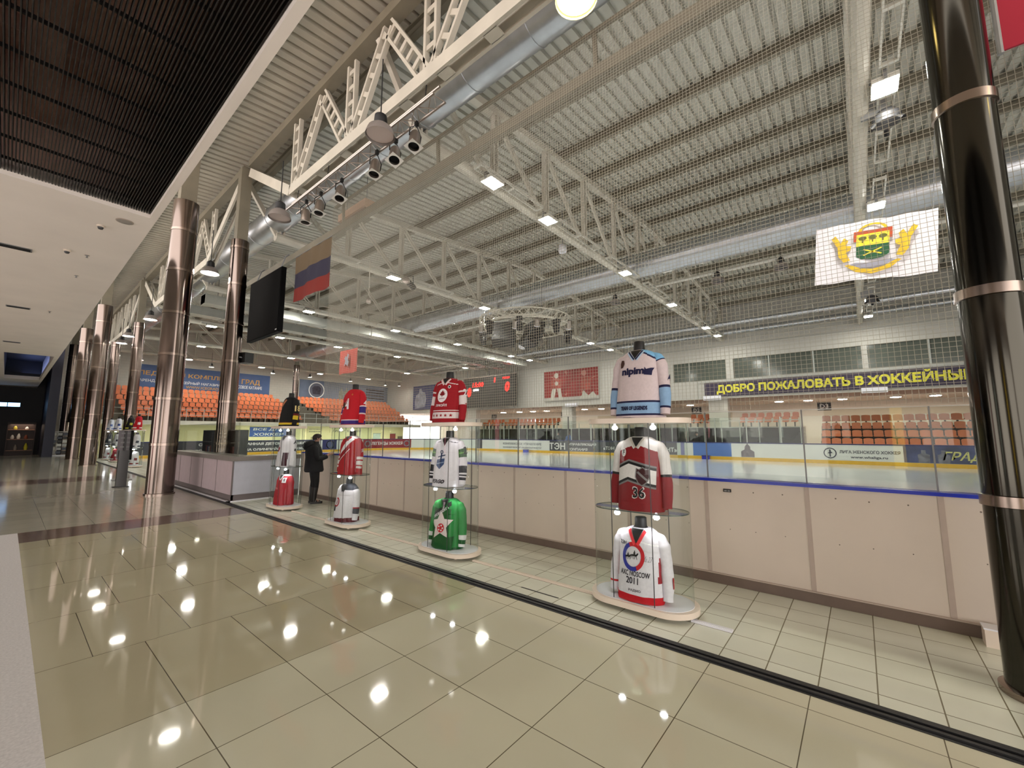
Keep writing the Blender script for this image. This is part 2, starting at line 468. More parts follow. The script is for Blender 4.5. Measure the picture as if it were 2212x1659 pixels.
for a, b, muls, lab in ((7.22, 11.0, (9.8,), 'dark window left of the pier above the welcome banner'), (-0.42, 6.72, (4.5, 2.0), 'dark window between the two pale piers above the welcome banner'),
                        (-8.2, -0.7, (-3.4, -5.9), 'dark window at the right end above the welcome banner')):
    wn += 1
    w = tag(MB().box(X_WALL + 0.12, X_WALL + 0.16, a, b, 5.52, 7.0).build('window_%d' % wn, M_win, smooth=0), lab, 'window', kind='structure')
    fr = MB()
    for y in muls: fr.box(X_WALL + 0.06, X_WALL + 0.13, y - 0.04, y + 0.04, 5.52, 7.0)
    fr.box(X_WALL + 0.02, X_WALL + 0.13, a, b, 5.46, 5.54)
    fr.build('window_frame', M_winframe, w, smooth=0)
struct('ceiling_far', slab(X_WALL + 0.27, 43, -12, Y_END, 4.15, 4.35), mat('far_soffit', (206, 190, 174), 0.7, noise=0.03), 'beige soffit over the far concourse', 'ceiling', smooth=0)
struct('wall_far_back', slab(42.5, 43, -12, Y_END, -0.1, 4.15), mat('far_back', (196, 184, 170), 0.7, noise=0.03), 'beige back wall of the far concourse', 'wall', smooth=0)
# concourse back wall under end stand
struct('wall_concourse', slab(4.0, 33.2, 46.0, 46.2, -0.1, 2.45), mat('pale_yellow', (232, 226, 178), 0.7, noise=0.04), 'pale yellow wall under the end stand', 'wall', smooth=0)

# ================================================================== RINK BOARDS, GLASS, NET
t = thing('rink_boards', 'pale panelled rink boards with blue cap rail beside the jersey cases', 'rink boards', (X_BOARD, 0, 0))
ys = [-0.497 + 0.96 * k for k in range(-4, 14)]
ys[-1] = 11.86
for k in range(len(ys) - 1):
    mb = MB().box(0, 0.08, ys[k] + 0.002, ys[k + 1] - 0.002, 0.11, 1.118)
    for zz, w in ((0.60, 0.0045), (1.02, 0.006)):
        for a in (0.22, 0.5, 0.76):
            yy = ys[k] + 0.96 * a
            mb.lathe([(w * 1.2, 0), (w * 0.9, 0.003), (0, 0.004)], (0, yy, zz + RND.uniform(-.01, .01)), 8, 1, rot=Matrix.Rotation(-pi / 2, 3, 'Y'))
    mb.build('panel', [M_panel, mat('bolt_head', (110, 96, 86), 0.5)], t)
for k in range(len(ys)):
    MB().box(-0.004, 0.0, ys[k] - 0.02, ys[k] + 0.02, 0.11, 1.118).build('seam_strip', M_seam, t, smooth=0)
MB().box(-0.014, 0.08, ys[0], 11.86, 0.0, 0.105).build('kick_plate', M_kick, t, smooth=0)
MB().box(-0.02, 0.0, ys[0], 11.86, 0.1, 0.112).build('ledge', M_seam, t, smooth=0)
mb = MB(); mb.box(-0.012, 0.16, ys[0], 11.86, 1.118, 1.15); mb.box(-0.02, -0.012, ys[0], 11.86, 1.12, 1.132)
mb.build('cap_rail', M_blue, t, smooth=0)
MB().box(0.08, 0.1, ys[0], 11.86, -0.03, 1.1).build('ice_side_panel', M_signwhite, t, smooth=0)
mb = MB().box(-0.012, 0.0, 1.16, 1.24, 1.005, 1.04); mb.box(-0.014, -0.012, 1.17, 1.195, 1.012, 1.028, 1); mb.box(-0.014, -0.012, 1.203, 1.23, 1.012, 1.028, 1)
mb.build('socket_plate', [M_black, M_grey], t, smooth=0)

t = thing('rink_glass', 'clear protective glass panes standing on the near rink boards', 'glass', (X_BOARD + 0.1, 0, 1.15))
for k in range(len(ys) - 1):
    MB().box(-0.006, 0.006, ys[k] + 0.006, ys[k + 1] - 0.006, 0, 0.76).build('pane', M_rinkglass, t, smooth=0)
for k in range(1, len(ys) - 1):
    MB().box(-0.008, 0.008, ys[k] - 0.006, ys[k] + 0.006, 0, 0.76).build('joint', M_grey, t, smooth=0)
MB().box(-0.008, 0.008, ys[0], 11.86, 0.755, 0.765).build('edge_strip', mat('edge_strip', (190, 188, 180), 0.3), t, smooth=0)

# net of cords, hung from the rail
nb = MB()
ny0, ny1, nz0, nz1, st, th = -5.0, 11.0, 1.93, 8.0, 0.046, 0.0033
xN = X_BOARD + 0.1
y = ny0
while y <= ny1:
    nb.box(xN - th / 2, xN + th / 2, y - th / 2, y + th / 2, nz0, nz1); y += st
z = nz0
while z <= nz1:
    nb.box(xN - th / 2, xN + th / 2, ny0, ny1, z - th / 2, z + th / 2); z += st
n = nb.build('safety_net', M_net, smooth=0)
tag(n, 'beige cord safety net hanging above the near rink boards', 'net', kind='stuff')
t = thing('net_rail', 'steel rail along the net with the dark screen hung from it', 'rail', (5.42, 0, 7.3))
MB().box(-0.02, 0.1, -5, 18, -0.1, 0.1).build('rail_beam', M_purlin, t, smooth=0)
MB().box(-0.03, 0.03, -5, 11.0, 0.68, 0.74).build('top_angle', M_purlin, t, smooth=0)
for yy in (-3.5, 2.8, 6.6, 10.6):
    MB().beam((0.05, yy, 0.1), (0.02, yy, 0.7), 0.06, 0.06).build('hanger', M_purlin, t, smooth=0)

# far boards with advertising
t = thing('rink_boards', 'advertising boards with yellow kick strip along the far side of the ice', 'rink boards', (X_FAR, 0, 0))
MB().box(0, 0.1, -12, 28.6, -0.03, 1.0).build('panel', mat('far_board', (226, 230, 226), 0.35, noise=0.03, nscale=0.8), t, smooth=0)
MB().box(-0.015, 0.0, -12, 28.6, -0.03, 0.16).build('kick_plate', M_yellow, t, smooth=0)
MB().box(-0.02, 0.14, -12, 28.6, 1.0, 1.06).build('cap_rail', mat('navy_cap', (30, 38, 96), 0.3), t, smooth=0)
def ad(y0, y1, m, nm='advert_panel'):
    return MB().box(-0.008, 0, y1, y0, 0.17, 1.0).build(nm, m, t, smooth=0)
M_adblue = mat('ad_blue', (92, 128, 196), 0.4, noise=0.25, nscale=0.5)
M_adnavy = mat('ad_photo', (62, 72, 110), 0.4, noise=0.5, nscale=1.6)
M_ink = mat('ad_ink', (62, 66, 80), 0.5)
M_redboard = mat('ad_red', (140, 34, 44), 0.45, noise=0.08)
def loc(yc, zc): return lambda a, b: (-0.013, yc - a, zc + b)
ad(-1.62, -4.6, M_adnavy)
for yc, s in ((-2.35, 1.0), (-3.05, 0.95)):
    flat('printed_player', [(-0.2, -0.34), (0.2, -0.34), (0.22, 0.05), (0.08, 0.12), (0.08, 0.28), (-0.08, 0.28), (-0.08, 0.12), (-0.22, 0.05)], loc(yc, 0.52), mat('player_print', (120, 122, 134), 0.5, noise=0.4, nscale=5), t)
text('lettering', 'ГРАД', loc(-3.7, 0.5), 1.3, 0.5, mat('pale_yellow_ink', (206, 206, 130), 0.5), t, 0.03, 0.3)
text('lettering', 'ЛИГА ЖЕНСКОГО ХОККЕЯ', loc(-0.28, 0.63), 2.45, 0.17, M_ink, t, 0.03)
text('lettering', 'www.whaliga.ru', loc(-0.26, 0.34), 1.5, 0.17, M_ink, t, 0.02)
ring('emblem_ring', 0.24, 0.29, loc(1.36, 0.55), M_ink, t)
flat('emblem_skater', [(-0.03, -0.2), (0.03, -0.2), (0.02, -0.02), (0.12, 0.02), (0.05, 0.07), (0.03, 0.2), (-0.03, 0.2), (-0.04, 0.05), (-0.12, -0.02), (-0.03, -0.02)], loc(1.36, 0.55), M_ink, t)
flat('printed_warrior', [(-0.36, -0.38), (0.36, -0.38), (0.36, -0.05), (0.16, 0.08), (0.15, 0.25), (0.03, 0.4), (0, 0.46), (-0.03, 0.4), (-0.15, 0.25), (-0.16, 0.08), (-0.36, -0.05)], loc(5.4, 0.56), mat('warrior_print', (112, 106, 112), 0.5, noise=0.35, nscale=5), t)
ad(8.6, 6.3, M_adblue)
ad(9.4, 9.16, mat('ad_violet', (150, 146, 190), 0.4))
ad(20.1, 9.64, M_signgrey)
text('lettering', 'ТЭН', loc(19.35, 0.56), 1.55, 0.56, M_signwhite, t, 0.05)
text('lettering', 'УПРАВЛЯЮЩАЯ', loc(17.0, 0.72), 2.5, 0.22, M_signwhite, t, 0.03)
text('lettering', 'КОМПАНИЯ', loc(17.4, 0.34), 1.75, 0.22, M_signwhite, t, 0.03)
text('lettering', '«ТЭН СТ', loc(14.4, 0.5), 1.5, 0.26, M_signwhite, t, 0.03)
text('lettering', 'НТ»', loc(10.0, 0.5), 0.7, 0.3, M_signwhite, t, 0.03)
text('lettering', 'КОМПЛЕКСНОЕ УПРАВЛЕНИЕ', loc(23.1, 0.68), 4.3, 0.2, mat('ad_ink_grey', (110, 112, 122), 0.5), t, 0.03)
text('lettering', 'КОММЕРЧЕСКОЙ НЕДВИЖИМОСТИ', loc(23.1, 0.36), 4.3, 0.2, MATS['ad_ink_grey'], t, 0.03)
ad(28.6, 27.9, M_signgrey)

# curved far corner + end boards
t = thing('rink_boards', 'advertising boards across the far end of the ice under the orange stand', 'rink boards', (0, Y_RINK, 0))
cb = MB(); ck = MB(); cc = MB()
def arc(r, n=14):
    return [(X_FAR - 7.9 + r * cos(a), -7.9 + r * sin(a)) for a in [pi / 2 * k / n for k in range(n + 1)]]
def strip(mb, r0, r1, z0, z1):
    A = arc(r0); B = arc(r1)
    pts = A + B[::-1]
    mb.prism(pts, z0, z1)
strip(cb, 7.9, 8.0, -0.03, 1.0); strip(ck, 7.885, 7.9, -0.03, 0.16); strip(cc, 7.88, 8.04, 1.0, 1.06)
cb.box(5.4, X_FAR - 7.9, 0, 0.1, -0.03, 1.0); ck.box(5.4, X_FAR - 7.9, -0.015, 0, -0.03, 0.16); cc.box(5.4, X_FAR - 7.9, -0.02, 0.14, 1.0, 1.06)
cb.build('panel', MATS['far_board'], t, smooth=20); ck.build('kick_plate', M_yellow, t, smooth=20); cc.build('cap_rail', MATS['navy_cap'], t, smooth=20)
def loce(xc, zc): return lambda a, b: (xc + a, -0.013, zc + b)
MB().box(5.6, 17.3, -0.008, 0, 0.17, 1.0).build('advert_panel', M_signgrey, t, smooth=0)
text('lettering', 'СПЕЦИАЛИЗИРОВАННАЯ ДЕТСКО-ЮНОШЕСКАЯ', loce(13.0, 0.78), 8.2, 0.24, M_signwhite, t, 0.04)
text('lettering', 'СПОРТИВНАЯ ШКОЛА ОЛИМПИЙСКОГО РЕЗЕРВА', loce(12.8, 0.38), 8.2, 0.24, M_signwhite, t, 0.04)
flat('emblem_plate', disc_pts(0.36, cy=0), loce(18.6, 0.6), MATS['ad_photo'], t)
ring('emblem_ring', 0.3, 0.36, loce(18.6, 0.6), M_signwhite, t)
MB().box(17.9, 19.2, -0.006, 0, 0.17, 1.0).build('advert_panel', MATS['navy_cap'], t, smooth=0)
# red banner follows the curve : laid along the arc
def arcmap(s, z, r=7.88):
    a = pi / 2 - s / r
    return (X_FAR - 7.9 + r * cos(a), -7.9 + r * sin(a), z)
mb = MB()
N = 20
s0, s1 = 0.5, 5.2
vs = []
for k in range(N + 1):
    s = s0 + (s1 - s0) * k / N
    vs += [arcmap(s, 0.17), arcmap(s, 1.0)]
mb.add(vs, [(2 * k, 2 * k + 2, 2 * k + 3, 2 * k + 1) for k in range(N)])
mb.build('advert_panel', M_redboard, t, smooth=0)
text('lettering', 'ЛЕГЕНДЫ ХОККЕЯ', lambda a, b: arcmap(2.85 + a, 0.6 + b, 7.86), 3.0, 0.36, M_signwhite, t, 0.03)
for s in (0.95, 4.75):
    ring('emblem_ring', 0.2, 0.3, lambda a, b, s=s: arcmap(s + a, 0.6 + b, 7.86), MATS['player_print'], t)

# far side glass, players' bench front, blue net weights on the ice edge
t = thing('rink_glass', 'tall glass panes with pale posts above the far advertising boards', 'glass', (X_FAR + 0.05, 0, 1.06))
for k in range(-6, 16):
    y = 1.8 * k
    MB().box(-0.01, 0.01, y, y + 1.8, 0, 1.55).build('pane', M_glass, t, smooth=0)
    if k > 1:
        MB().box(-0.025, 0.025, y - 0.03, y + 0.03, 0, 1.55).build('post', M_winframe, t, smooth=0)
t = thing('bench_enclosure', 'dark glazed enclosure with thin white posts behind the far boards', 'enclosure', (33.6, 0, 0))
MB().box(0, 2.6, 2.95, 33.0, -0.03, 2.08).build('wall', mat('dark_glazing', (34, 32, 32), 0.2, noise=0.5, nscale=0.8), t, smooth=0)
for k in range(26):
    y = 3.0 + 1.2 * k
    MB().box(-0.12, -0.06, y - 0.03, y + 0.03, 0.6, 2.55).build('post', M_winframe, t, smooth=0)
MB().box(-0.12, -0.06, 2.95, 33, 2.02, 2.06).build('rail', M_winframe, t, smooth=0)
MB().box(-0.12, -0.06, 2.95, 33, 2.5, 2.55).build('rail', M_winframe, t, smooth=0)
for y0, y1 in ((7.3, 8.6), (20.5, 21.6), (33.0, 34.4)):
    o = MB().box(33.5, 34.2, y0, y1, 2.0, 4.15).build('column', mat('far_pier', (206, 202, 192), 0.7), smooth=0)
    o.name = 'wall_far_pier'
    tag(o, 'pale square pier under the far wall near the %s' % {7.3: 'second section sign', 20.5: 'scoreboard', 33.0: 'far corner'}[y0], 'pier', kind='structure')
# signs on the far side
for y, s, lab in ((9.45, 'D2', 'small dark section sign reading D2 under the welcome banner'), (1.65, 'D3', 'small dark section sign reading D3 above the orange seats on the far side'),
                  (21.3, 'D1', 'small dark section sign under the red hockey poster'), (30.2, 'C1', 'small dark section sign under the scoreboard')):
    o = thing('section_sign', lab, 'sign', (37.4, y * 1.12, 3.55), 0, 'section signs')
    MB().box(0, 0.05, -0.4, 0.4, -0.3, 0.3).build('panel', M_darkgrey, o, smooth=0)
    if s in ('D2', 'D3'):
        text('lettering', s, lambda a, b: (-0.006, -a, b), 0.5, 0.32, M_signwhite, o, 0.03)
    else:
        MB().box(-0.006, 0, -0.22, 0.22, -0.12, 0.12).build('print', M_grey, o, smooth=0)
    MB().tube([(0.025, 0.3, 0.3), (0.025, 0.3, 0.6)], 0.01, 6).build('hanger', M_grey, o)
# NALINE style lit sign, mirrored as the photo shows it
o = thing('lit_sign', 'small glowing white sign over the far bar', 'sign', (36.6, 26.8, 2.98), 0)
text('lettering', 'NALINE 69', lambda a, b: (0, a, b), 2.6, 0.28, M_white_led, o, 0.03)
MB().box(0.02, 0.06, -1.4, 1.4, -0.03, 0.03).build('bracket', M_grey, o, smooth=0)

# ================================================================== COLUMNS
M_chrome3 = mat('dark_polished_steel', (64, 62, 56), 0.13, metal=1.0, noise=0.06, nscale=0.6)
def column(x, y, r, h, rings, label, post=True, m=None):
    t = thing('steel_column', label, 'column', (x, y, 0))
    MB().lathe([(r, 0), (r, h)], n=40).build('shaft', m or M_chrome, t)
    for z in rings:
        MB().lathe([(r, z - 0.04), (r + 0.012, z - 0.035), (r + 0.012, z + 0.035), (r, z + 0.04)], n=40, cap=False).build('band', M_chrome2, t)
    if post:
        MB().box(-r * .62, r * .62, -r * .62, r * .62, h, 10.2).build('post', M_purlin, t, smooth=0)
    MB().lathe([(r + 0.03, 0), (r + 0.03, 0.04), (r, 0.05)], n=40).build('base_ring', M_chrome2, t)
    return t
ra = [1.35, 2.6, 3.85, 5.05, 6.3, 7.5]
column(2.83, 14.85, 0.31, 8.4, ra, 'thick polished steel column on the walkway beside the glass counter')
column(4.27, 14.85, 0.245, 7.75, ra, 'polished steel column rising behind the glass counter beside the dark screen')
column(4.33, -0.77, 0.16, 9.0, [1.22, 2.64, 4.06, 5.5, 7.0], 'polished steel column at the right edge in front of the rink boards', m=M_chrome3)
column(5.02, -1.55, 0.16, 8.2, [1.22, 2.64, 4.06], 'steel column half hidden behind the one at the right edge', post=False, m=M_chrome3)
column(2.83, 30.55, 0.31, 8.4, ra, 'second thick column along the walkway, beyond the info stand')
column(4.27, 30.55, 0.245, 7.75, ra, 'steel column behind the info stand in front of far jersey cases')
column(2.83, 38.4, 0.31, 8.4, ra, 'third thick column along the walkway toward the dark shops')
column(4.27, 38.4, 0.245, 7.75, ra, 'steel column by the distant jersey cases near the stand', post=False)
column(2.83, 46.2, 0.28, 8.4, ra, 'farthest thick column on the walkway, by the brochure rack')
column(17.6, 41.9, 0.26, 8.2, [5.6, 6.8], 'slim steel column at the end stand above the black jersey')

# ================================================================== LONGITUDINAL GIRDERS and TRUSSES
def girder(y0, label):
    t = thing('lattice_girder', label, 'girder', (4.4, y0, 0))
    L = 15.7
    def bar(name, p, q, w, h): return MB().beam(p, q, w, h).build(name, M_steel_paint, t, smooth=0)
    def lad(name, p, q, n, gap=0.3): return MB().ladder(p, q, gap, 0.065, 0.1, n, up=(1, 0, 0)).build(name, M_steel_paint, t, smooth=0)
    # bottom chord : two channels joined by battens (open ladder seen from below)
    mb = MB()
    mb.box(-0.15, -0.09, 3.6, L - 3.6, 7.95, 8.22); mb.box(0.09, 0.15, 3.6, L - 3.6, 7.95, 8.22)
    k = 3.6
    while k < L - 3.5:
        mb.box(-0.1, 0.1, k, k + 0.28, 7.95, 7.97); k += 1.13
    mb.build('bottom_chord', M_steel_paint, t, smooth=0)
    for s in (0, 1):
        a = 3.6 if s == 0 else L - 3.6; b = 0.42 if s == 0 else L - 0.42
        mb = MB(); mb.beam((-0.12, a, 8.08), (-0.12, b, 9.95), 0.06, 0.27); mb.beam((0.12, a, 8.08), (0.12, b, 9.95), 0.06, 0.27)
        mb.build('end_chord', M_steel_paint, t, smooth=0)
    MB().box(-0.14, 0.14, 0.22, L - 0.22, 10.22, 10.46).build('top_chord', M_purlin, t, smooth=0)
    xs = [3.6 + (L - 7.2) * i / 3 for i in range(4)]
    for i, y in enumerate(xs):
        lad('post', (0, y, 8.2), (0, y, 10.15), 5)
        if i < 3:
            m = (y + xs[i + 1]) / 2
            lad('diagonal', (0, y + 0.1, 8.2), (0, m, 10.15), 6); lad('diagonal', (0, m, 10.15), (0, xs[i + 1] - 0.1, 8.2), 6)
    return t
girder(-0.85, 'white lattice girder nearest the camera above the jersey cases')
girder(14.85, 'white lattice girder between the counter column and the next columns')
girder(30.55, 'farthest white lattice girder over the walkway columns')

def truss_proto():
    t = thing('roof_truss', 'x', 'truss')
    zb = 8.42
    MB().tube([(5.4, 0.35, zb + 0.03), (33.1, 0.35, zb + 0.03)], 0.15, 10).build('bottom_chord', M_steel_paint, t)
    MB().beam((4.4, 0.35, z_top(4.4) - .1), (20, 0.35, z_top(20) - .1), 0.2, 0.2).build('top_chord', M_steel_paint, t, smooth=0)
    MB().beam((20, 0.35, z_top(20) - .1), (33.1, 0.35, z_top(33.1) - .1), 0.2, 0.2).build('top_chord', M_steel_paint, t, smooth=0)
    n = 11
    xs = [5.6 + (33.0 - 5.6) * i / n for i in range(n + 1)]
    for i, x in enumerate(xs):
        mb = MB()
        for d in (-0.07, 0.07): mb.beam((x + d, 0.35, zb), (x + d, 0.35, z_top(x) - .1), 0.045, 0.14, up=(0, 1, 0))
        mb.build('vertical', M_steel_paint, t, smooth=0)
        if i < n:
            x2 = xs[i + 1]
            p, q = ((x, z_top(x) - .15), (x2, zb)) if i % 1 == 0 and x < 19 else ((x, zb), (x2, z_top(x2) - .15))
            MB().ladder((p[0], 0.35, p[1]), (q[0], 0.35, q[1]), 0.13, 0.045, 0.07, 5, up=(0, 1, 0)).build('diagonal', M_steel_paint, t, smooth=0)
    MB().beam((4.4, 0.35, 10.1), (5.5, 0.35, zb), 0.12, 0.14).build('end_diagonal', M_steel_paint, t, smooth=0)
    mb = MB()
    for k in range(7):
        a = 7.0 + k * 3.6
        mb.box(a, a + 2.7, -0.19, -0.16, 8.34, 8.42); mb.box(a, a + 2.7, 0.06, 0.09, 8.34, 8.42); mb.box(a, a + 0.06, -0.16, 0.06, 8.34, 8.40); mb.box(a + 2.64, a + 2.7, -0.16, 0.06, 8.34, 8.40)
        mb.box(a + 1.3, a + 1.36, -0.16, 0.06, 8.34, 8.40)
    mb.build('cable_tray', M_white, t, smooth=0)
    return t
TL = ['overhead by the right column', 'nearest across the ice', 'above the projector', 'before the rectangular ducts',
      'beyond the rectangular ducts', 'over the far corner', 'nearest the end stand']
tp = truss_proto()
for i in range(7):
    o = tp if i == 0 else copy_tree(tp)
    o.location = (0, Y0 + BAY * i, 0)
    tag(o, 'pale steel roof truss spanning the rink, %s' % TL[i], 'truss', 'roof trusses')

# purlins along the hall
def purlin_mesh():
    mb = MB()
    L = 61.0
    mb.box(-0.08, 0.08, 0, L, 0, 0.02); mb.box(-0.012, 0.012, 0, L, 0.02, 0.27); mb.box(-0.08, 0.08, 0, L, 0.27, 0.30)
    return mb
pp = None
px = [0.9, 3.0, 5.1, 7.2, 9.35, 11.6, 13.6, 15.6, 17.6, 19.6, 21.8, 24.0, 26.2, 28.4, 30.6, 32.7]
for i, x in enumerate(px):
    if pp is None:
        pp = purlin_mesh().build('roof_purlin', M_purlin, smooth=0); o = pp
    else:
        o = pp.copy(); COL.objects.link(o)
    o.location = (x, -11.5, z_top(x))
    lab = ('%s steel purlin under the roof deck counted from the hall side' % ORD[i])
    tag(o, lab, 'roof beam', 'roof purlins')

# floodlights
def flood_proto():
    t = thing('floodlight', 'x', 'floodlight')
    MB().prism([(-0.26, -0.2), (0.26, -0.2), (0.26, 0.2), (-0.26, 0.2)], 0.0, 0.09).build('housing', M_white, t, smooth=0)
    MB().box(-0.23, 0.23, -0.17, 0.17, -0.012, 0.0).build('lamp_face', M_lamp, t, smooth=0)
    mb = MB(); mb.box(-0.28, -0.26, -0.03, 0.03, 0.02, 0.2); mb.box(0.26, 0.28, -0.03, 0.03, 0.02, 0.2); mb.box(-0.28, 0.28, -0.03, 0.03, 0.18, 0.2); mb.box(-0.03, 0.03, -0.03, 0.35, 0.18, 0.2)
    mb.build('bracket', M_grey, t, smooth=0)
    return t
spots = [[10.15, 15.6, 26.8, 30.7], [7.64, 10.2, 15.8, 21.4, 27.6, 30.4], [10.0, 15.65, 27.0, 30.2], [10.0, 15.55, 21.0, 27.3, 29.9],
         [7.6, 11.6, 15.8, 21.2, 29.4], [9.0, 15.6, 21.2, 28.0], [10.0, 16.0, 22.0, 28.0]]
fp = None
for i, row in enumerate(spots):
    for k, x in enumerate(row):
        if fp is None: fp = flood_proto(); o = fp
        else: o = copy_tree(fp)
        o.location = (x, Y0 + BAY * i, 8.22)
        tag(o, 'square floodlight, %s from the net, on the truss %s' % (ORD[k], TL[i]), 'floodlight', 'floodlights under the trusses')
# end wall dome lamps
def dome(name, lab, loc, lampm, scale=1.0, cord=1.0, grp='dome lamps'):
    t = thing(name, lab, 'lamp', loc, 0, grp)
    s = scale
    MB().lathe([(0.24 * s, 0), (0.235 * s, 0.03 * s), (0.2 * s, 0.13 * s), (0.12 * s, 0.2 * s), (0.09 * s, 0.21 * s)], n=24, cap=False).build('shade', mat('lamp_shade', (150, 142, 138), 0.35, metal=0.3), t)
    MB().lathe([(0.09 * s, 0.2 * s), (0.11 * s, 0.24 * s), (0.1 * s, 0.36 * s), (0.03 * s, 0.42 * s)], n=20).build('gear_box', M_black, t)
    MB().lathe([(0.0, 0.035 * s), (0.22 * s, 0.035 * s)], n=24, cap=False).build('lamp_face', lampm, t)
    MB().tube([(0, 0, 0.42 * s), (0, 0, 0.42 * s + cord)], 0.012, 6).build('cord', M_black, t)
    return t
for k, (x, y) in enumerate([(11.5, 45.2), (16.8, 45.4), (20.5, 45.4), (25.2, 45.4), (30.3, 46), (31.8, 45.2), (6.6, 45.3)]):
    dome('end_wall_lamp', 'white dome lamp hanging before the end wall, %s' % ['right of the big counter column', 'left of the slim stand column', 'over the hockey emblem banner', 'above the middle of the emblem banner', 'at the right end of the emblem banner', 'in the far right corner of the stand', 'behind the thick walkway column'][k], (x, y, 7.6), M_lamp_dome, 0.85, 1.0, 'end wall lamps')
pl_ = [(3.72, 2.13, 'yellow', 'glowing yellow bell lamp at the top edge of the view'), (3.55, 5.8, 'off', 'unlit bell lamp hanging behind the stage spotlights'), (3.6, 9.95, 'off', 'unlit pinkish bell lamp beside the lattice girder end'),
       (3.62, 15.2, 'on', 'lit bell lamp hanging between the two big columns'), (3.62, 23.6, 'on', 'lit bell lamp left of the thick walkway column'), (3.6, 28.6, 'on', 'lit bell lamp, upper of the distant pair'), (3.68, 31.2, 'on', 'lit bell lamp, lower of the distant pair'),
       (3.65, -2.0, 'yellow', 'unseen yellow bell lamp added behind the camera'), (3.65, -5.8, 'yellow', 'unseen yellow bell lamp added farther behind the camera')]  # last two lamps added out of view to warm the hall side
for x, y, st_, lab in pl_:
    dome('bell_lamp', lab, (x, y, 6.58), {'yellow': M_lamp_yellow, 'on': M_lamp_dome, 'off': M_off}[st_], 1.0, 1.0 if x < 3.7 else 1.0, 'bell lamps over the walkway')
for k, (x, y) in enumerate([(18.8, 8.9), (18.8, 1.9), (18.8, 4.2)]):
    dome('dark_dome_lamp', 'unlit dark dome lamp under the mid roof pipe, %s' % ['beside the round rig', 'left of the white flag', 'between the other two'][k], (x, y, 8.05), M_darkgrey, 1.1, 0.4, 'unlit rink dome lamps')

# ducts and pipes
def duct(lab, x, z, r, y0, y1, m=M_duct, n=24, cat='duct', name='air_duct'):
    t = thing(name, lab, cat, (x, y0, z))
    mb = MB().tube([(0, 0, 0), (0, y1 - y0, 0)], r, n)
    y = 1.2
    while y < y1 - y0:
        mb.lathe([(r, -0.02), (r + 0.015, -0.015), (r + 0.015, 0.015), (r, 0.02)], (0, y, 0), n, 0, rot=Matrix.Rotation(-pi / 2, 3, 'X'), cap=False); y += 1.6
    mb.build('tube', m, t)
    return t
duct('big shiny round duct beside the lattice girder overhead', 5.45, 9.1, 0.44, -10, 44)
duct('long grey round duct along the middle of the rink roof', 17.3, 9.0, 0.54, -11, 41.4)
duct('upper of two silver pipes along the far wall', 28.4, 8.5, 0.16, -11, 40, cat='pipe', name='roof_pipe')
duct('lower of two silver pipes along the far wall', 31.2, 8.55, 0.17, -11, 40, cat='pipe', name='roof_pipe')
duct('slim white pipe along the mid roof carrying dark lamps', 19.0, 8.55, 0.07, -11, 30, m=M_white, n=10, cat='pipe', name='roof_pipe')
for y, lab in ((24.3, 'nearer of two rectangular metal ducts across the far rink roof'), (27.0, 'farther of two rectangular metal ducts across the far rink roof')):
    t = thing('rectangular_duct', lab, 'duct', (5.6, y, 7.93))
    mb = MB().box(0, 25.5, -0.35, 0.35, 0, 0.45)
    for k in range(17): mb.box(k * 1.5, k * 1.5 + 0.05, -0.38, 0.38, -0.03, 0.48)
    mb.build('casing', M_rduct, t, smooth=0)
    for k in range(5): MB().tube([(0.6 + k * 5, 0, 0.45), (0.6 + k * 5, 0, 2.3)], 0.015, 6).build('hanger', M_grey, t)

# ================================================================== STAGE LIGHTING TRUSS WITH CANS
t = thing('lighting_truss', 'narrow silver lighting truss hung on cables below the lattice girder', 'truss', (4.3, 5.2, 7.45))
L = 5.9
mb = MB()
for a, b in ((-0.13, 0), (0.13, 0), (0, 0.22)): mb.tube([(a, 0, b), (a, L, b)], 0.024, 8)
M_alu = mat('truss_aluminium', (168, 158, 150), 0.3, metal=0.9)
mb.build('chords', M_alu, t)
mb = MB(); k = 0; y = 0.0
while y < L - 0.2:
    for a, b in (((-0.13, 0), (0.13, 0)), ((-0.13, 0), (0, 0.22)), ((0.13, 0), (0, 0.22))):
        p, q = (a, b) if k % 2 == 0 else (b, a)
        mb.beam((p[0], y, p[1]), (q[0], y + 0.24, q[1]), 0.014, 0.014)
    y += 0.24; k += 1
mb.build('lacing', M_alu, t, smooth=0)
for y in (0.4, 2.2, 4.0, 5.6): MB().tube([(0, y, 0.22), (0.02, y, 0.49)], 0.01, 6).build('hanging_cable', M_black, t)
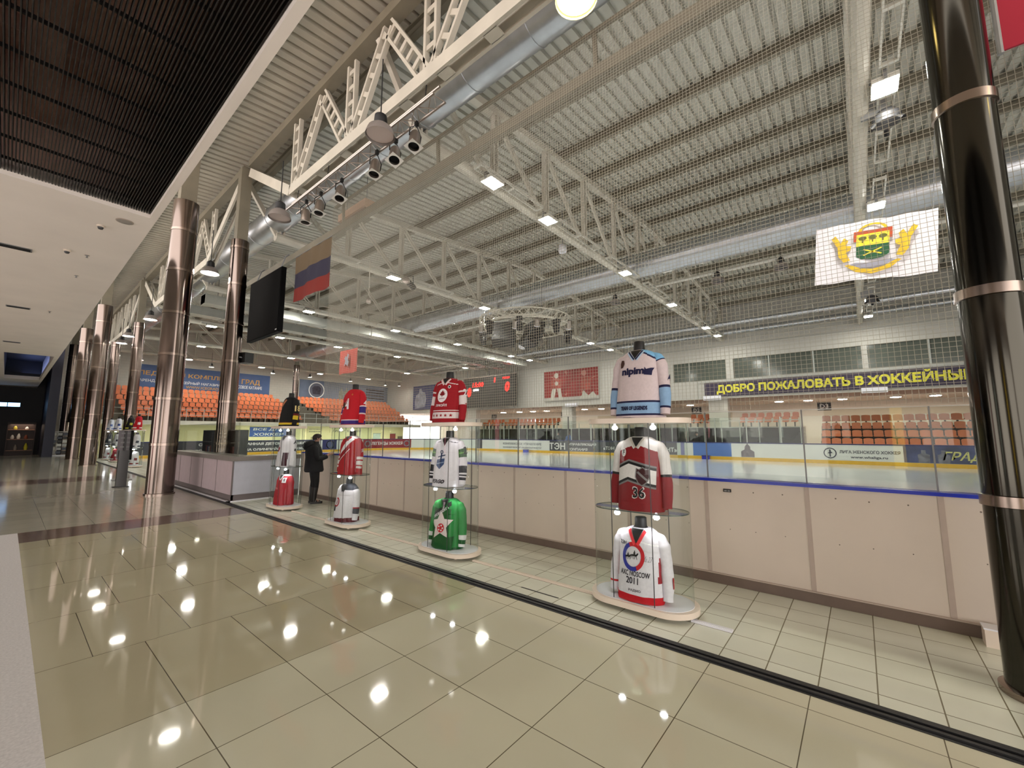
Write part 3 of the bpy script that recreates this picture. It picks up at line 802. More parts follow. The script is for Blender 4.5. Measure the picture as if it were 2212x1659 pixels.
def can_proto():
    t = thing('stage_spotlight', 'x', 'spotlight')
    MB().lathe([(0.02, 0.36), (0.07, 0.34), (0.1, 0.28), (0.105, 0.0)], n=24, cap=False).build('can', M_alu, t)
    MB().lathe([(0.0, 0.05), (0.1, 0.05)], n=24, cap=False).build('lens', M_blackgloss, t)
    mb = MB()
    pts = [(-0.13, -0.13), (0.13, -0.13), (0.13, 0.13), (-0.13, 0.13)]; c = disc_pts(0.1, 24)
    vs = [(x, y, 0.0) for x, y in c]; o_ = []
    for k in range(24):
        a = 2 * pi * k / 24; s = 0.13 / max(abs(cos(a)), abs(sin(a))); o_.append((s * cos(a), s * sin(a), 0.0))
    mb.add(vs + o_, [(k, (k + 1) % 24, 24 + (k + 1) % 24, 24 + k) for k in range(24)])
    mb.build('filter_frame', mat('filter_frame', (240, 236, 230), 0.4), t, smooth=0)
    MB().tube([(-0.12, 0, 0.18), (-0.13, 0, 0.34), (0, 0, 0.52), (0.13, 0, 0.34), (0.12, 0, 0.18)], 0.012, 6).build('yoke', M_black, t)
    MB().box(-0.03, 0.03, -0.03, 0.03, 0.5, 0.6).build('clamp', M_black, t, smooth=0)
    return t
cp = None
for k, (y, rx, ry) in enumerate([(10.25, 0, 0), (9.55, 6, 6), (8.57, 12, 10), (7.2, 4, 8), (6.5, 14, 12), (5.9, 6, 10)]):
    if cp is None: cp = can_proto(); o = cp
    else: o = copy_tree(cp)
    o.location = (4.3, y, 6.86); o.rotation_euler = (radians(-rx), radians(ry), 0)
    tag(o, 'silver can spotlight on the lighting truss, %s from its left end' % ORD[k], 'spotlight', 'can spotlights')
o = thing('box_heater', 'long beige metal box fitting mounted above the net rail', 'heater', (6.02, 10.2, 8.1))
MB().box(-0.16, 0.16, 0, 1.5, -0.1, 0.12).build('casing', mat('heater_beige', (190, 158, 134), 0.5), o, smooth=0)
MB().box(-0.12, 0.12, 0.08, 1.42, -0.13, -0.1).build('grille', mat('heater_grille', (150, 128, 110), 0.5), o, smooth=0)
for y in (0.2, 1.3): MB().tube([(0, y, 0.12), (0, y, 0.9)], 0.01, 6).build('hanger', M_grey, o)

# dark LED screen
o = thing('led_screen', 'large black switched-off screen hanging beside the flag', 'screen', (5.06, 14.83, 5.8))
M_tv = mat('screen_black', (7, 7, 8), 0.7, spec=0.08)
MB().box(0.0, 0.14, -1.3, 1.3, -1.04, 1.04).build('cabinet', M_tv, o, smooth=0)
MB().box(-0.012, 0.0, -1.27, 1.27, -1.01, 1.01).build('display', M_tv, o, smooth=0)
MB().box(-0.014, -0.012, -1.22, -1.1, -0.97, -0.94).build('maker_badge', M_signwhite, o, smooth=0)
for y in (-1, 1): MB().tube([(0.07, y, 1.04), (0.2, y, 1.5), (0.3, y, 1.6)], 0.02, 6).build('hanger', M_grey, o)
# flags
def flag_mesh(w, h, fn, nu=40, nv=24, amp=0.03, seed=0):
    mb = MB(); vs = []; fs = []; ms = []
    for j in range(nv + 1):
        for i in range(nu + 1):
            a = (i / nu - 0.5) * w; b = (j / nv) * -h
            dx = amp * sin(i / nu * 9 + seed) * (0.3 + j / nv) + amp * 0.5 * sin(i / nu * 21 + j / nv * 3 + seed)
            vs.append((dx, -a, b))
    for j in range(nv):
        for i in range(nu):
            fs.append((j * (nu + 1) + i, (j + 1) * (nu + 1) + i, (j + 1) * (nu + 1) + i + 1, j * (nu + 1) + i + 1)); ms.append(fn(i / nu, j / nv))
    mb.v = vs; mb.f = fs; mb.m = ms
    return mb
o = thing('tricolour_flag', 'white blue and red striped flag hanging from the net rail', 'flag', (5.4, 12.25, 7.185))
flag_mesh(2.3, 1.46, lambda u, v: 0 if v < 0.34 else (1 if v < 0.67 else 2)).build('cloth', [mat('flag_white_shaded', (106, 90, 68), 0.9), mat('flag_blue_shaded', (50, 48, 66), 0.9), mat('flag_red_shaded', (128, 44, 36), 0.9)], o, smooth=60)  # band colours darkened to carry the shade on the hall side
MB().tube([(0, -1.2, 0.01), (0, 1.2, 0.01)], 0.012, 6).build('pole', M_grey, o)
M_gold = mat('flag_gold', (214, 176, 44), 0.8, noise=0.15, nscale=8)
o = thing('coat_of_arms_flag', 'wide white flag with a yellow and green coat of arms near the right column', 'flag', (12.5, -0.6, 6.62))
o.rotation_euler = (radians(5.2), 0, 0)
flag_mesh(2.15, 1.42, lambda u, v: 0, amp=0.045, seed=1).build('cloth', mat('flag_cloth_white', (226, 222, 226), 0.9), o, smooth=60)
fm = lambda cx, cy, d=-0.075: (lambda a, b: (d, -(cx + a), -0.71 + cy + b))
M_fg = mat('flag_green', (36, 84, 52), 0.8); M_fy = mat('flag_yellow', (240, 214, 60), 0.8); M_fr = mat('flag_brown_red', (176, 74, 40), 0.8); M_fgr = mat('flag_grey', (150, 148, 160), 0.8); M_fd = mat('flag_dark', (96, 96, 40), 0.8)
flat('shield_top', [(-0.29, 0.0), (0.29, 0.0), (0.29, 0.28), (-0.29, 0.28)], fm(0, 0.08), M_fy, o)
flat('shield_base', [(-0.29, 0.0), (-0.29, -0.24), (-0.2, -0.31), (0, -0.34), (0.2, -0.31), (0.29, -0.24), (0.29, 0.0)], fm(0, 0.08), M_fg, o)
flat('crown_wall', [(-0.34, 0.12), (-0.34, 0.36), (0.34, 0.36), (0.34, 0.12), (0.29, 0.12), (0.29, 0.28), (-0.29, 0.28), (-0.29, 0.12)], fm(0, 0.08, -0.076), M_fr, o)
ring('crown_arch', 0.2, 0.26, fm(0, 0.42, -0.077), M_gold, o, a0=0.1, a1=pi - 0.1, e=0.7)
for cx in (-0.18, 0.0, 0.18):
    flat('tree_emblem', disc_pts(0.075, 14, ry=0.05), fm(cx, 0.26, -0.079), M_fd, o)
    flat('tree_trunk', [(-0.012, -0.1), (0.012, -0.1), (0.012, 0), (-0.012, 0)], fm(cx, 0.25, -0.078), M_fd, o)
for s in (-1, 1):
    flat('crossed_tool', [(-0.17 * s, -0.07), (-0.15 * s, -0.09), (0.17 * s, 0.05), (0.15 * s, 0.07)], fm(0, -0.07, -0.079), M_fy, o)
    pts = [(0.38, -0.25), (0.5, -0.28), (0.6, -0.12), (0.62, 0.1), (0.74, 0.34), (0.66, 0.4), (0.56, 0.2), (0.5, 0.32), (0.42, 0.24), (0.46, 0.12), (0.36, 0.1), (0.38, 0.0), (0.46, -0.04), (0.42, -0.14)]
    flat('gold_supporter', [(s * a, b) for a, b in (pts if s > 0 else pts[::-1])], fm(0.02 * s, 0.02), M_gold, o)
flat('motto_ribbon', [(-0.42, -0.03), (-0.2, -0.13), (0, -0.16), (0.2, -0.13), (0.42, -0.03), (0.3, -0.0), (0, -0.04), (-0.3, 0.0)], fm(0, -0.3, -0.078), M_fgr, o)
flat('motto_scroll', [(-0.5, 0.08), (-0.3, -0.1), (0, -0.18), (0.3, -0.1), (0.5, 0.08), (0.42, 0.1), (0.2, -0.03), (0, -0.07), (-0.2, -0.03), (-0.42, 0.1)], fm(0, -0.42, -0.0775), M_gold, o)
o = thing('rider_flag', 'small red flag with a silver rider hanging left of the scoreboard', 'flag', (12, 21.95, 6.33))
flag_mesh(2.0, 1.34, lambda u, v: 0, amp=0.04, seed=2).build('cloth', mat('flag_brick_red', (182, 74, 66), 0.9), o, smooth=60)
flat('rider_emblem', [(-0.3, -0.32), (-0.1, -0.2), (0.1, -0.36), (0.2, -0.1), (0.12, 0.05), (0.2, 0.3), (0.06, 0.4), (0.0, 0.2), (-0.16, 0.26), (-0.3, 0.1), (-0.14, 0.02), (-0.22, -0.1)], lambda a, b: (-0.09, -a, -0.62 + b), M_fgr, o)
for f_, z_, h_ in (('coat_of_arms_flag', 0, 0), ('rider_flag', 0, 0)):
    ob = bpy.data.objects[f_]
    for s in (-1, 1): MB().tube([(0, s * 1.0, 0), (0, s * 1.0, 2.0)], 0.008, 5).build('cord', M_grey, ob)
o = thing('red_banner', 'dark red cloth hanging at the top right corner behind the edge column', 'banner', (4.85, -1.22, 4.72))
MB().box(-0.01, 0.01, -1.0, 0.11, 0.0, 1.6).build('cloth', mat('banner_red', (150, 14, 44), 0.8), o, smooth=0)
MB().tube([(0, 0.12, -0.02), (0, 0.12, 1.62)], 0.02, 8).build('rod', M_grey, o)

# ================================================================== FAR WALL : scoreboard, posters, banner
o = thing('scoreboard', 'dark scoreboard with glowing red digits beside the blue poster', 'scoreboard', (31.9, 29.7, 5.9))
MB().box(0, 0.25, -3.7, 3.7, -1.6, 1.65).build('cabinet', mat('score_dark', (58, 56, 52), 0.5), o, smooth=0)
MB().box(-0.02, 0, -3.75, 3.75, 1.6, 1.68).build('top_trim', M_seam, o, smooth=0)
sm = lambda yc, zc: (lambda a, b: (-0.02, yc - a, zc + b))
text('led_digits', '15:00', sm(1.45, 0.85), 1.6, 0.5, M_red_led, o, 0.02, 0.1)
text('led_digits', '1', sm(-0.95, 1.2), 0.16, 0.5, M_red_led, o, 0.03, 0.1)
text('led_digits', '0', sm(-2.65, 0.4), 0.6, 1.0, M_red_led, o, 0.05, 0.1)
text('led_digits', '0', sm(2.75, 0.1), 0.6, 1.0, M_red_led, o, 0.05, 0.1)
text('led_letters', 'ГОСТИ', sm(-2.5, 1.3), 0.9, 0.2, M_red_led, o, 0.03)
MB().box(-0.03, 0, 1.35, 2.15, 0.2, 0.4).build('white_lamp', M_white_led, o, smooth=0)
for y in (-3.2, 0, 3.2): MB().box(0.1, 0.16, y - 0.03, y + 0.03, 1.65, 2.5).build('hanger', M_grey, o, smooth=0)
for y in (-3.4, 1.0): MB().box(0.05, 0.2, y - 0.05, y + 0.05, -1.75, -1.6).build('foot', M_grey, o, smooth=0)

o = thing('hockey_poster', 'dark red poster with two pale hockey players on the far wall', 'poster', (X_WALL - 0.12, 20.4, 6.1))
MB().box(-0.03, 0.05, -2.95, 2.95, -1.45, 1.45).build('board', mat('poster_frame', (170, 168, 160), 0.6), o, smooth=0)
pm = lambda d: (lambda a, b: (-0.032 - d, -a, b))
MB().box(-0.035, -0.03, -2.9, 2.9, -1.15, 1.4).build('print', mat('poster_red', (128, 38, 34), 0.6, noise=0.2, nscale=1), o, smooth=0)
M_ray = mat('poster_ray', (176, 120, 108), 0.6); M_pp = mat('poster_pale', (184, 182, 170), 0.6)
for a in range(9):
    th_ = radians(20 + a * 40)
    flat('light_ray', [(2.2 * cos(th_) + 0.05, 0.8 * sin(th_)), (2.75 * cos(th_) + 0.15, 1.15 * sin(th_) + 0.06), (2.75 * cos(th_) - 0.15, 1.15 * sin(th_) + .06)], lambda p, q: (-0.0365, -p, q + 0.1), M_ray, o)
flat('printed_leg', [(-2.25, -1.4), (-1.8, -1.4), (-1.55, -0.3), (-1.95, -0.2)], pm(0.006), M_pp, o)
flat('printed_leg', [(-0.8, -1.4), (-1.2, -1.4), (-1.45, -0.3), (-1.05, -0.2)], pm(0.006), M_pp, o)
flat('printed_torso', [(-2.05, -0.3), (-0.95, -0.3), (-0.9, 0.5), (-1.25, 0.7), (-1.75, 0.7), (-2.1, 0.5)], pm(0.0065), mat('poster_shirt', (150, 70, 58), 0.6, noise=0.3, nscale=3), o)
flat('printed_head', disc_pts(0.24, 16, -1.5, 0.95, 0.27), pm(0.007), M_pp, o)
flat('printed_emblem', disc_pts(0.2, 16, -1.5, 0.2), pm(0.009), M_pp, o)
flat('printed_torso', [(1.1, -0.6), (2.1, -0.6), (2.2, 0.4), (1.8, 0.7), (1.2, 0.6)], pm(0.0065), MATS['poster_shirt'], o)
flat('printed_head', disc_pts(0.24, 16, 1.5, 0.95, 0.27), pm(0.007), MATS['poster_ray'], o)
flat('printed_skate', [(0.9, -1.35), (2.8, -1.3), (2.4, -0.75), (1.9, -1.1), (1.4, -0.6), (1.2, -1.1)], pm(0.006), M_pp, o)

o = thing('player_poster', 'blue poster with a white clad goalkeeper left of the scoreboard', 'poster', (X_WALL - 0.12, 40.3, 6.05))
MB().box(-0.03, 0.05, -3.6, 3.6, -1.5, 1.5).build('board', mat('poster_blue', (56, 66, 112), 0.6, noise=0.15, nscale=0.8), o, smooth=0)
flat('printed_goalkeeper', [(-3.1, -1.4), (-1.2, -1.2), (-0.9, -0.2), (-1.2, 0.6), (-1.7, 0.7), (-1.9, 1.1), (-2.3, 1.1), (-2.4, 0.6), (-3.0, 0.3), (-3.2, -0.5)], pm(0.004), mat('goalie_print', (150, 156, 172), 0.6, noise=0.35, nscale=2), o)

o = thing('welcome_banner', 'long dark purple banner with yellow Cyrillic welcome lettering', 'banner', (X_WALL - 0.06, 0, 4.83))
MB().box(-0.02, 0.05, -9.2, 8.72, -0.52, 0.5).build('cloth', mat('banner_purple', (56, 48, 68), 0.7, noise=0.06), o, smooth=0)
M_yl = mat('banner_yellow', (222, 216, 66), 0.7)
text('lettering', 'ДОБРО ПОЖАЛОВАТЬ В ХОККЕЙНЫЙ', lambda a, b: (-0.024, 1.42 - a, b + 0.03), 12.95, 0.84, M_yl, o, 0.04)
mb = MB()
for k in range(30):
    y = -9 + k * 0.62
    mb.box(-0.02, 0.0, y, y + 0.012, 0.5, 0.58); mb.box(-0.02, 0.0, y, y + 0.012, -0.6, -0.52)
mb.build('lacing', M_grey, o, smooth=0)
mb = MB(); mb.box(-0.05, -0.02, -9.2, 9.3, 0.58, 0.62); mb.box(-0.05, -0.02, 9.15, 9.2, -0.6, 0.62)
mb.build('frame', M_winframe, o, smooth=0)
for k, (y, lab) in enumerate(((8.2, 'small white unit box under the left end of the welcome banner'), (-0.85, 'small white unit box under the middle of the welcome banner'), (20.3, 'small white unit box under the red hockey poster'))):
    o = thing('wall_unit', lab, 'air unit', (X_WALL - 0.12, y, 4.2), 0, 'small wall units')
    MB().box(-0.12, 0.12, -0.6, 0.6, -0.16, 0.16).build('casing', M_plate_white, o, smooth=0)
    MB().box(-0.13, -0.12, -0.55, 0.55, -0.12, -0.06).build('grille', M_grey, o, smooth=0)
# far soffit lamps
def oval(lab, loc, m, rx, ry):
    o = thing('soffit_lamp', lab, 'ceiling lamp', loc, 0, 'lamps in the far soffit')
    MB().prism(disc_pts(rx, 20, ry=ry), -0.06, 0.0).build('rim', M_white, o)
    MB().prism(disc_pts(rx * .92, 20, ry=ry * .92), -0.075, -0.06).build('lamp_face', m, o)
    return o
sy = [33.5, 31.0, 29.0, 27.06, 24.25, 22.2, 20.25, 11.5, 9.3, 4.75, 2.87, 0.82, -2.06, -4.0, -6.0]
for k, y in enumerate(sy):
    oval('warm white oval lamp in the far soffit, %s from the scoreboard end' % ORD[k], (38.8, y, 4.148), M_lamp_soft, 0.42, 0.3)

# ================================================================== END STAND
M_concrete = mat('stand_concrete', (120, 116, 104), 0.8, noise=0.08)
o = thing('spectator_stand', 'stepped grey end stand with a white balcony edge and railing', 'stand', (0, 0, 0))
mb = MB()
mb.box(3.2, 33.2, 42.5, 49.7, 2.45, 2.62)
for i in range(6):
    mb.box(3.4, 33.0, 43.7 + 0.95 * i, 49.7, 2.62 + 0.47 * i - (0.47 if i else 0), 2.68 + 0.47 * i)
mb.build('steps', M_concrete, o, smooth=0)
MB().box(3.2, 33.2, 42.4, 42.5, 2.3, 2.62).build('balcony_edge', M_white, o, smooth=0)
mb = MB()
for k in range(26): mb.tube([(3.4 + k * 1.19, 42.45, 2.62), (3.4 + k * 1.19, 42.45, 3.55)], 0.025, 6)
for z in (3.1, 3.55): mb.tube([(3.4, 42.45, z), (33.1, 42.45, z)], 0.022, 6)
mb.build('railing', M_winframe, o)
def seat_mesh():
    mb = MB()
    vs = []; fs = []
    # back shell with rounded top
    n = 6
    pts = []
    for k in range(n + 1):
        a = pi * k / n
        pts.append((0.2 * cos(a) if k not in (0, n) else (0.2 if k == 0 else -0.2), 0.30 + 0.08 * sin(a)))
    pts = [(0.19, 0.0)] + pts + [(-0.19, 0.0)]
    m = len(pts)
    fr = [(x, 0.14 - 0.12 * (x / 0.2) ** 2 * 0.5 + 0.14 * z * 0.3, z) for x, z in pts]
    bk = [(x, y + 0.03, z) for x, y, z in fr]
    mb.add(fr + bk, [tuple(range(m)), tuple(range(2 * m - 1, m - 1, -1))] + [(i, m + i, m + (i + 1) % m, (i + 1) % m) for i in range(m)])
    # seat pan with a front lip
    mb.prism([(-0.2, -0.24), (0.2, -0.24), (0.21, 0.1), (-0.21, 0.1)], -0.01, 0.03)
    mb.box(-0.19, 0.19, -0.25, -0.22, -0.05, 0.03)
    mb.box(-0.03, 0.03, -0.1, 0.1, -0.35, -0.01, 1)
    return mb
sp = seat_mesh().build('stadium_seat', [M_orange, M_black], smooth=40)
COL.objects.unlink(sp)
SEATS = []
def add_seat(x, y, z, rz, lab, grp, sc=(1, 1, 1)):
    o = sp.copy(); COL.objects.link(o); o.location = (x, y, z); o.rotation_euler = (0, 0, rz); o.scale = sc
    tag(o, lab, 'seat', grp); return o
stuff_pts = []
ROWN = ['front', 'second', 'third', 'fourth', 'fifth', 'top']
cnt = 0
for i in range(6):
    y = 44.15 + 0.95 * i; z = 2.68 + 0.47 * i + 0.36
    right0 = 20.3 + (0.5 if i < 5 else 0) + max(0, (3 - i)) * 0.55
    x = 21.2 + max(0, (3 - i)) * 0.45 if i < 4 else 21.0
    while x < (33.0 - 0 if True else 0):
        if x > 32.6: break
        add_seat(x, y, z, 0, 'orange plastic seat in the %s row of the right block of the end stand' % ROWN[i], 'end stand right block, %s row' % ROWN[i]); cnt += 1
        x += 0.47
    xe = 18.6 - i * 0.05 + (0.5 if i < 4 else 0) - (0.3 if i == 5 else 0)
    x = xe
    while x > 5.6:
        if x > 9.9:
            add_seat(x, y, z, 0, 'orange plastic seat in the %s row of the middle block of the end stand' % ROWN[i], 'end stand middle block, %s row' % ROWN[i]); cnt += 1
        else:
            stuff_pts.append((x, y, z, 0))
        x -= 0.47
# far right stand
o = thing('spectator_stand', 'low stepped stand with orange seats behind the far boards at the right', 'stand', (0, 0, 0))
mb = MB()
for i in range(4): mb.box(33.3 + 0.8 * i, 38.0, -11.9, 2.0, -0.03 + (0.62 + 0.5 * (i - 1) if i else 0), 0.62 + 0.5 * i)
mb.build('steps', M_darkgrey, o, smooth=0)
for i in range(4):
    y = 1.72
    while y > -7.2:
        add_seat(33.75 + 0.8 * i, y, 0.62 + 0.5 * i + 0.345, -pi / 2, 'orange plastic seat in the %s row behind the far boards at the right' % ROWN[[0, 1, 2, 5][i]], 'far side seats, %s row' % ROWN[[0, 1, 2, 5][i]], (1.18, 1.1, 0.98)); cnt += 1
        y -= 0.52
for y0, y1 in ((3.4, 6.6), (8.7, 10.6), (23.3, 29.8), (30.7, 33.2)):
    for i in range(2):
        y = y0
        while y < y1:
            stuff_pts.append((34.6 + 0.8 * i, y, 2.45 + 0.3 * i, -pi / 2)); y += 0.53
mb = MB()
src = seat_mesh()
for x, y, z, rz in stuff_pts:
    M = Matrix.Translation((x, y, z)) @ Matrix.Rotation(rz, 4, 'Z')
    b = len(mb.v)
    mb.v += [tuple(M @ Vector(p)) for p in src.v]; mb.f += [tuple(b + i for i in f) for f in src.f]; mb.m += src.m
tag(mb.build('seat_rows', [M_orange, M_black], smooth=40), 'remaining distant orange seats behind the columns and over the far enclosure', 'seats', kind='stuff')
print('SEATS', cnt, len(stuff_pts))

# end wall banners
def banner(lab, x0, x1, z0, z1, m, name='wall_banner'):
    o = thing(name, lab, 'banner', ((x0 + x1) / 2, Y_END - 0.04, (z0 + z1) / 2))
    MB().box(-(x1 - x0) / 2, (x1 - x0) / 2, -0.02, 0.03, -(z1 - z0) / 2, (z1 - z0) / 2).build('cloth', m, o, smooth=0)
    MB().box(-(x1 - x0) / 2 - .03, (x1 - x0) / 2 + .03, -0.015, 0.03, -(z1 - z0) / 2 - .04, -(z1 - z0) / 2).build('frame', M_winframe, o, smooth=0)
    return o
M_bb = mat('banner_blue', (76, 98, 140), 0.7, noise=0.35, nscale=0.25)
o = banner('long blue banner with gold Cyrillic lettering above the seats behind the columns', 6.9, 18.1, 5.75, 7.85, M_bb)
M_bgold = mat('banner_gold', (206, 156, 84), 0.7)
bm = lambda xc, zc, d=-0.024: (lambda a, b: (xc - 12.5 + a, d, zc - 6.8 + b))
text('lettering', 'ЛЕДОВЫЙ КОМПЛЕКС', bm(10.9, 7.12), 7.5, 0.58, M_bgold, o, 0.03)
text('lettering', 'ГРАД', bm(16.25, 6.95), 1.75, 0.62, M_bgold, o, 0.03)
text('lettering', 'АРЕНДА ЛЬДА ХОККЕЙНЫЙ МАГАЗИН', bm(10.35, 6.42), 6.2, 0.36, M_signwhite, o, 0.03)
text('lettering', 'МАССОВОЕ КАТАНИЕ', bm(15.9, 6.42), 2.9, 0.34, M_signwhite, o, 0.03)
text('lettering', 'WWW.ICEGRAD.RU', bm(12.3, 6.02), 3.2, 0.26, M_bgold, o, 0.03)
o = banner('long grey blue banner with a round hockey club emblem above the right seats', 21.3, 33.05, 5.68, 7.85, mat('banner_misty', (104, 116, 138), 0.7, noise=0.4, nscale=0.35))
bm2 = lambda xc, zc, d=-0.024: (lambda a, b: (xc - 27.175 + a, d, zc - 6.765 + b))
flat('emblem_disc', disc_pts(0.9, 32), bm2(23.3, 6.7), mat('emblem_ground', (96, 98, 112), 0.7), o)
ring('emblem_ring', 0.84, 0.95, bm2(23.3, 6.7, -0.026), M_signwhite, o)
flat('emblem_figure', [(-0.45, -0.5), (0.45, -0.5), (0.55, 0.2), (0.3, 0.5), (-0.3, 0.5), (-0.55, 0.2)], bm2(23.3, 6.7, -0.027), mat('emblem_dark', (58, 54, 66), 0.7, noise=0.4, nscale=4), o)
for k, xx in enumerate((26.4, 27.1, 27.8)):
    flat('printed_player', [(-0.3, -0.95), (0.3, -0.95), (0.34, 0.1), (0.12, 0.2), (0.1, 0.5), (-0.1, 0.5), (-0.12, 0.2), (-0.34, 0.1)], bm2(xx, 6.7 + 0.05 * (k % 2), -0.025), mat('banner_players', (128, 130, 118), 0.7, noise=0.4, nscale=4), o)
for k in range(4): flat('printed_brickwork', [(-1.4, -0.1), (1.3, -0.16), (1.3, 0.02), (-1.4, 0.1)], bm2(31.2, 7.3 - 0.36 * k, -0.025), MATS['emblem_dark'], o)
# concourse : signs, tube lamps, openings
for k, x in enumerate((9.2, 12.6, 15.6, 18.9, 21.9, 24.8, 27.6, 30.6)):
    o = thing('tube_light', 'white tube light under the end stand balcony, %s from the left' % ORD[k], 'tube light', (x, 43.4, 2.36), 0, 'tube lights under the end stand')
    MB().box(-0.75, 0.75, -0.12, 0.12, 0.02, 0.08).build('housing', M_white, o, smooth=0)
    MB().box(-0.72, 0.72, -0.1, 0.1, -0.01, 0.02).build('lamp_face', M_tubelamp, o, smooth=0)
for x, z, w, h, txt, bg, fg, lab in ((16.95, 1.74, 3.4, 0.95, ('ВСЕ ДЛЯ', 'ХОККЕЯ'), M_signblue, M_signwhite, 'blue shop sign with white lettering under the end stand'),
                                     (21.6, 1.9, 1.5, 0.5, ('ЗАТОЧКА', 'КОНЬКОВ'), MATS['pale_yellow'], M_ink, 'pale two-line sign above a small counter under the end stand'),
                                     (25.4, 1.86, 4.2, 0.4, ('ПРОКАТ  КОНЬКОВ',), MATS['pale_yellow'], M_ink, 'pale rental sign with wide dark lettering under the end stand')):
    o = thing('sign_or_glow_strip', lab, 'sign', (x, 45.95, z))
    MB().box(-w / 2, w / 2, 0, 0.05, -h / 2, h / 2).build('panel', bg, o, smooth=0)
    for i, s in enumerate(txt):
        text('lettering', s, (lambda zz: (lambda a, b: (a, -0.006, zz + b)))(h * (0.25 - 0.5 * i) if len(txt) > 1 else 0), w * 0.82, h * (0.3 if len(txt) > 1 else .62), fg, o, 0.03, 0.25)
for x, w, h, c, lab in ((29.3, 1.0, 1.3, (196, 214, 206), 'pale framed doorway left of the lit counter under the stand'), (31.6, 0.8, 1.2, (140, 60, 60), 'reddish notice board on the pale wall under the stand'), (21.8, 1.1, 0.8, (176, 168, 130), 'beige hatch below the two-line sign under the stand'), (32.7, .7, .8, (120, 110, 90), 'small brown board at the right end under the stand')):
    o = thing('notice_board', lab, 'board', (x, 45.94, 0.9 if h > 1 else 0.75))
    MB().box(-w / 2, w / 2, 0, 0.05, -h / 2, h / 2).build('panel', mat('notice_%d' % c[0], c, 0.5, noise=0.15, nscale=3), o, smooth=0)
    MB().box(-w / 2 - .04, w / 2 + .04, -0.01, 0.0, h / 2, h / 2 + .05).build('frame', M_grey, o, smooth=0)

# ================================================================== JERSEYS
NS = 2.5
def jw(t):
    if t < 0.8: return 0.236 - 0.034 * t
    k = (t - 0.8) / 0.2
    return 0.068 + 0.1408 * (max(0, 1 - k ** 2.0)) ** 0.62
def jfront(t):      # chest leans forward towards the hem
    return 1.0 + 0.62 * max(0.0, 1 - t / 0.86) ** 1.1
def jd(t):
    if t < 0.7: return 0.128 - 0.012 * t + 0.012 * sin(t * 4.2)
    k = (t - 0.7) / 0.3
    return 0.062 + 0.065 * sqrt(max(0, 1 - k * k)) * 0.98
class JF:
    def __init__(self, H): self.H = H
    def x(self, s, z):
        t = min(0.999, max(0, z / self.H)); w = jw(t); d = jd(t)
        q = min(0.995, abs(s) / w)
        return -d * jfront(t) * (1 - q ** NS) ** (1 / NS)
    def map(self, cx, cz, off=0.004):
        return lambda a, b: (self.x(cx + a, cz + b) - off, -(cx + a), cz + b)
def fill_map(name, pts, mp, m, parent, sub=0.02):
    """polygon draped on the chest : subdivided so it follows the cloth"""
    import bmesh
    bm = bmesh.new()
    vs = [bm.verts.new((a, b, 0)) for a, b in pts]
    bm.faces.new(vs)
    bmesh.ops.triangulate(bm, faces=bm.faces[:])
    for _ in range(6):
        es = [e for e in bm.edges if e.calc_length() > sub]
        if not es: break
        bmesh.ops.subdivide_edges(bm, edges=es, cuts=1)
        bmesh.ops.triangulate(bm, faces=bm.faces[:])
    mb = MB()
    bm.verts.index_update()
    mb.add([mp(v.co.x, v.co.y) for v in bm.verts], [tuple(v.index for v in f.verts) for f in bm.faces])
    bm.free()
    return mb.build(name, m, parent, smooth=60)
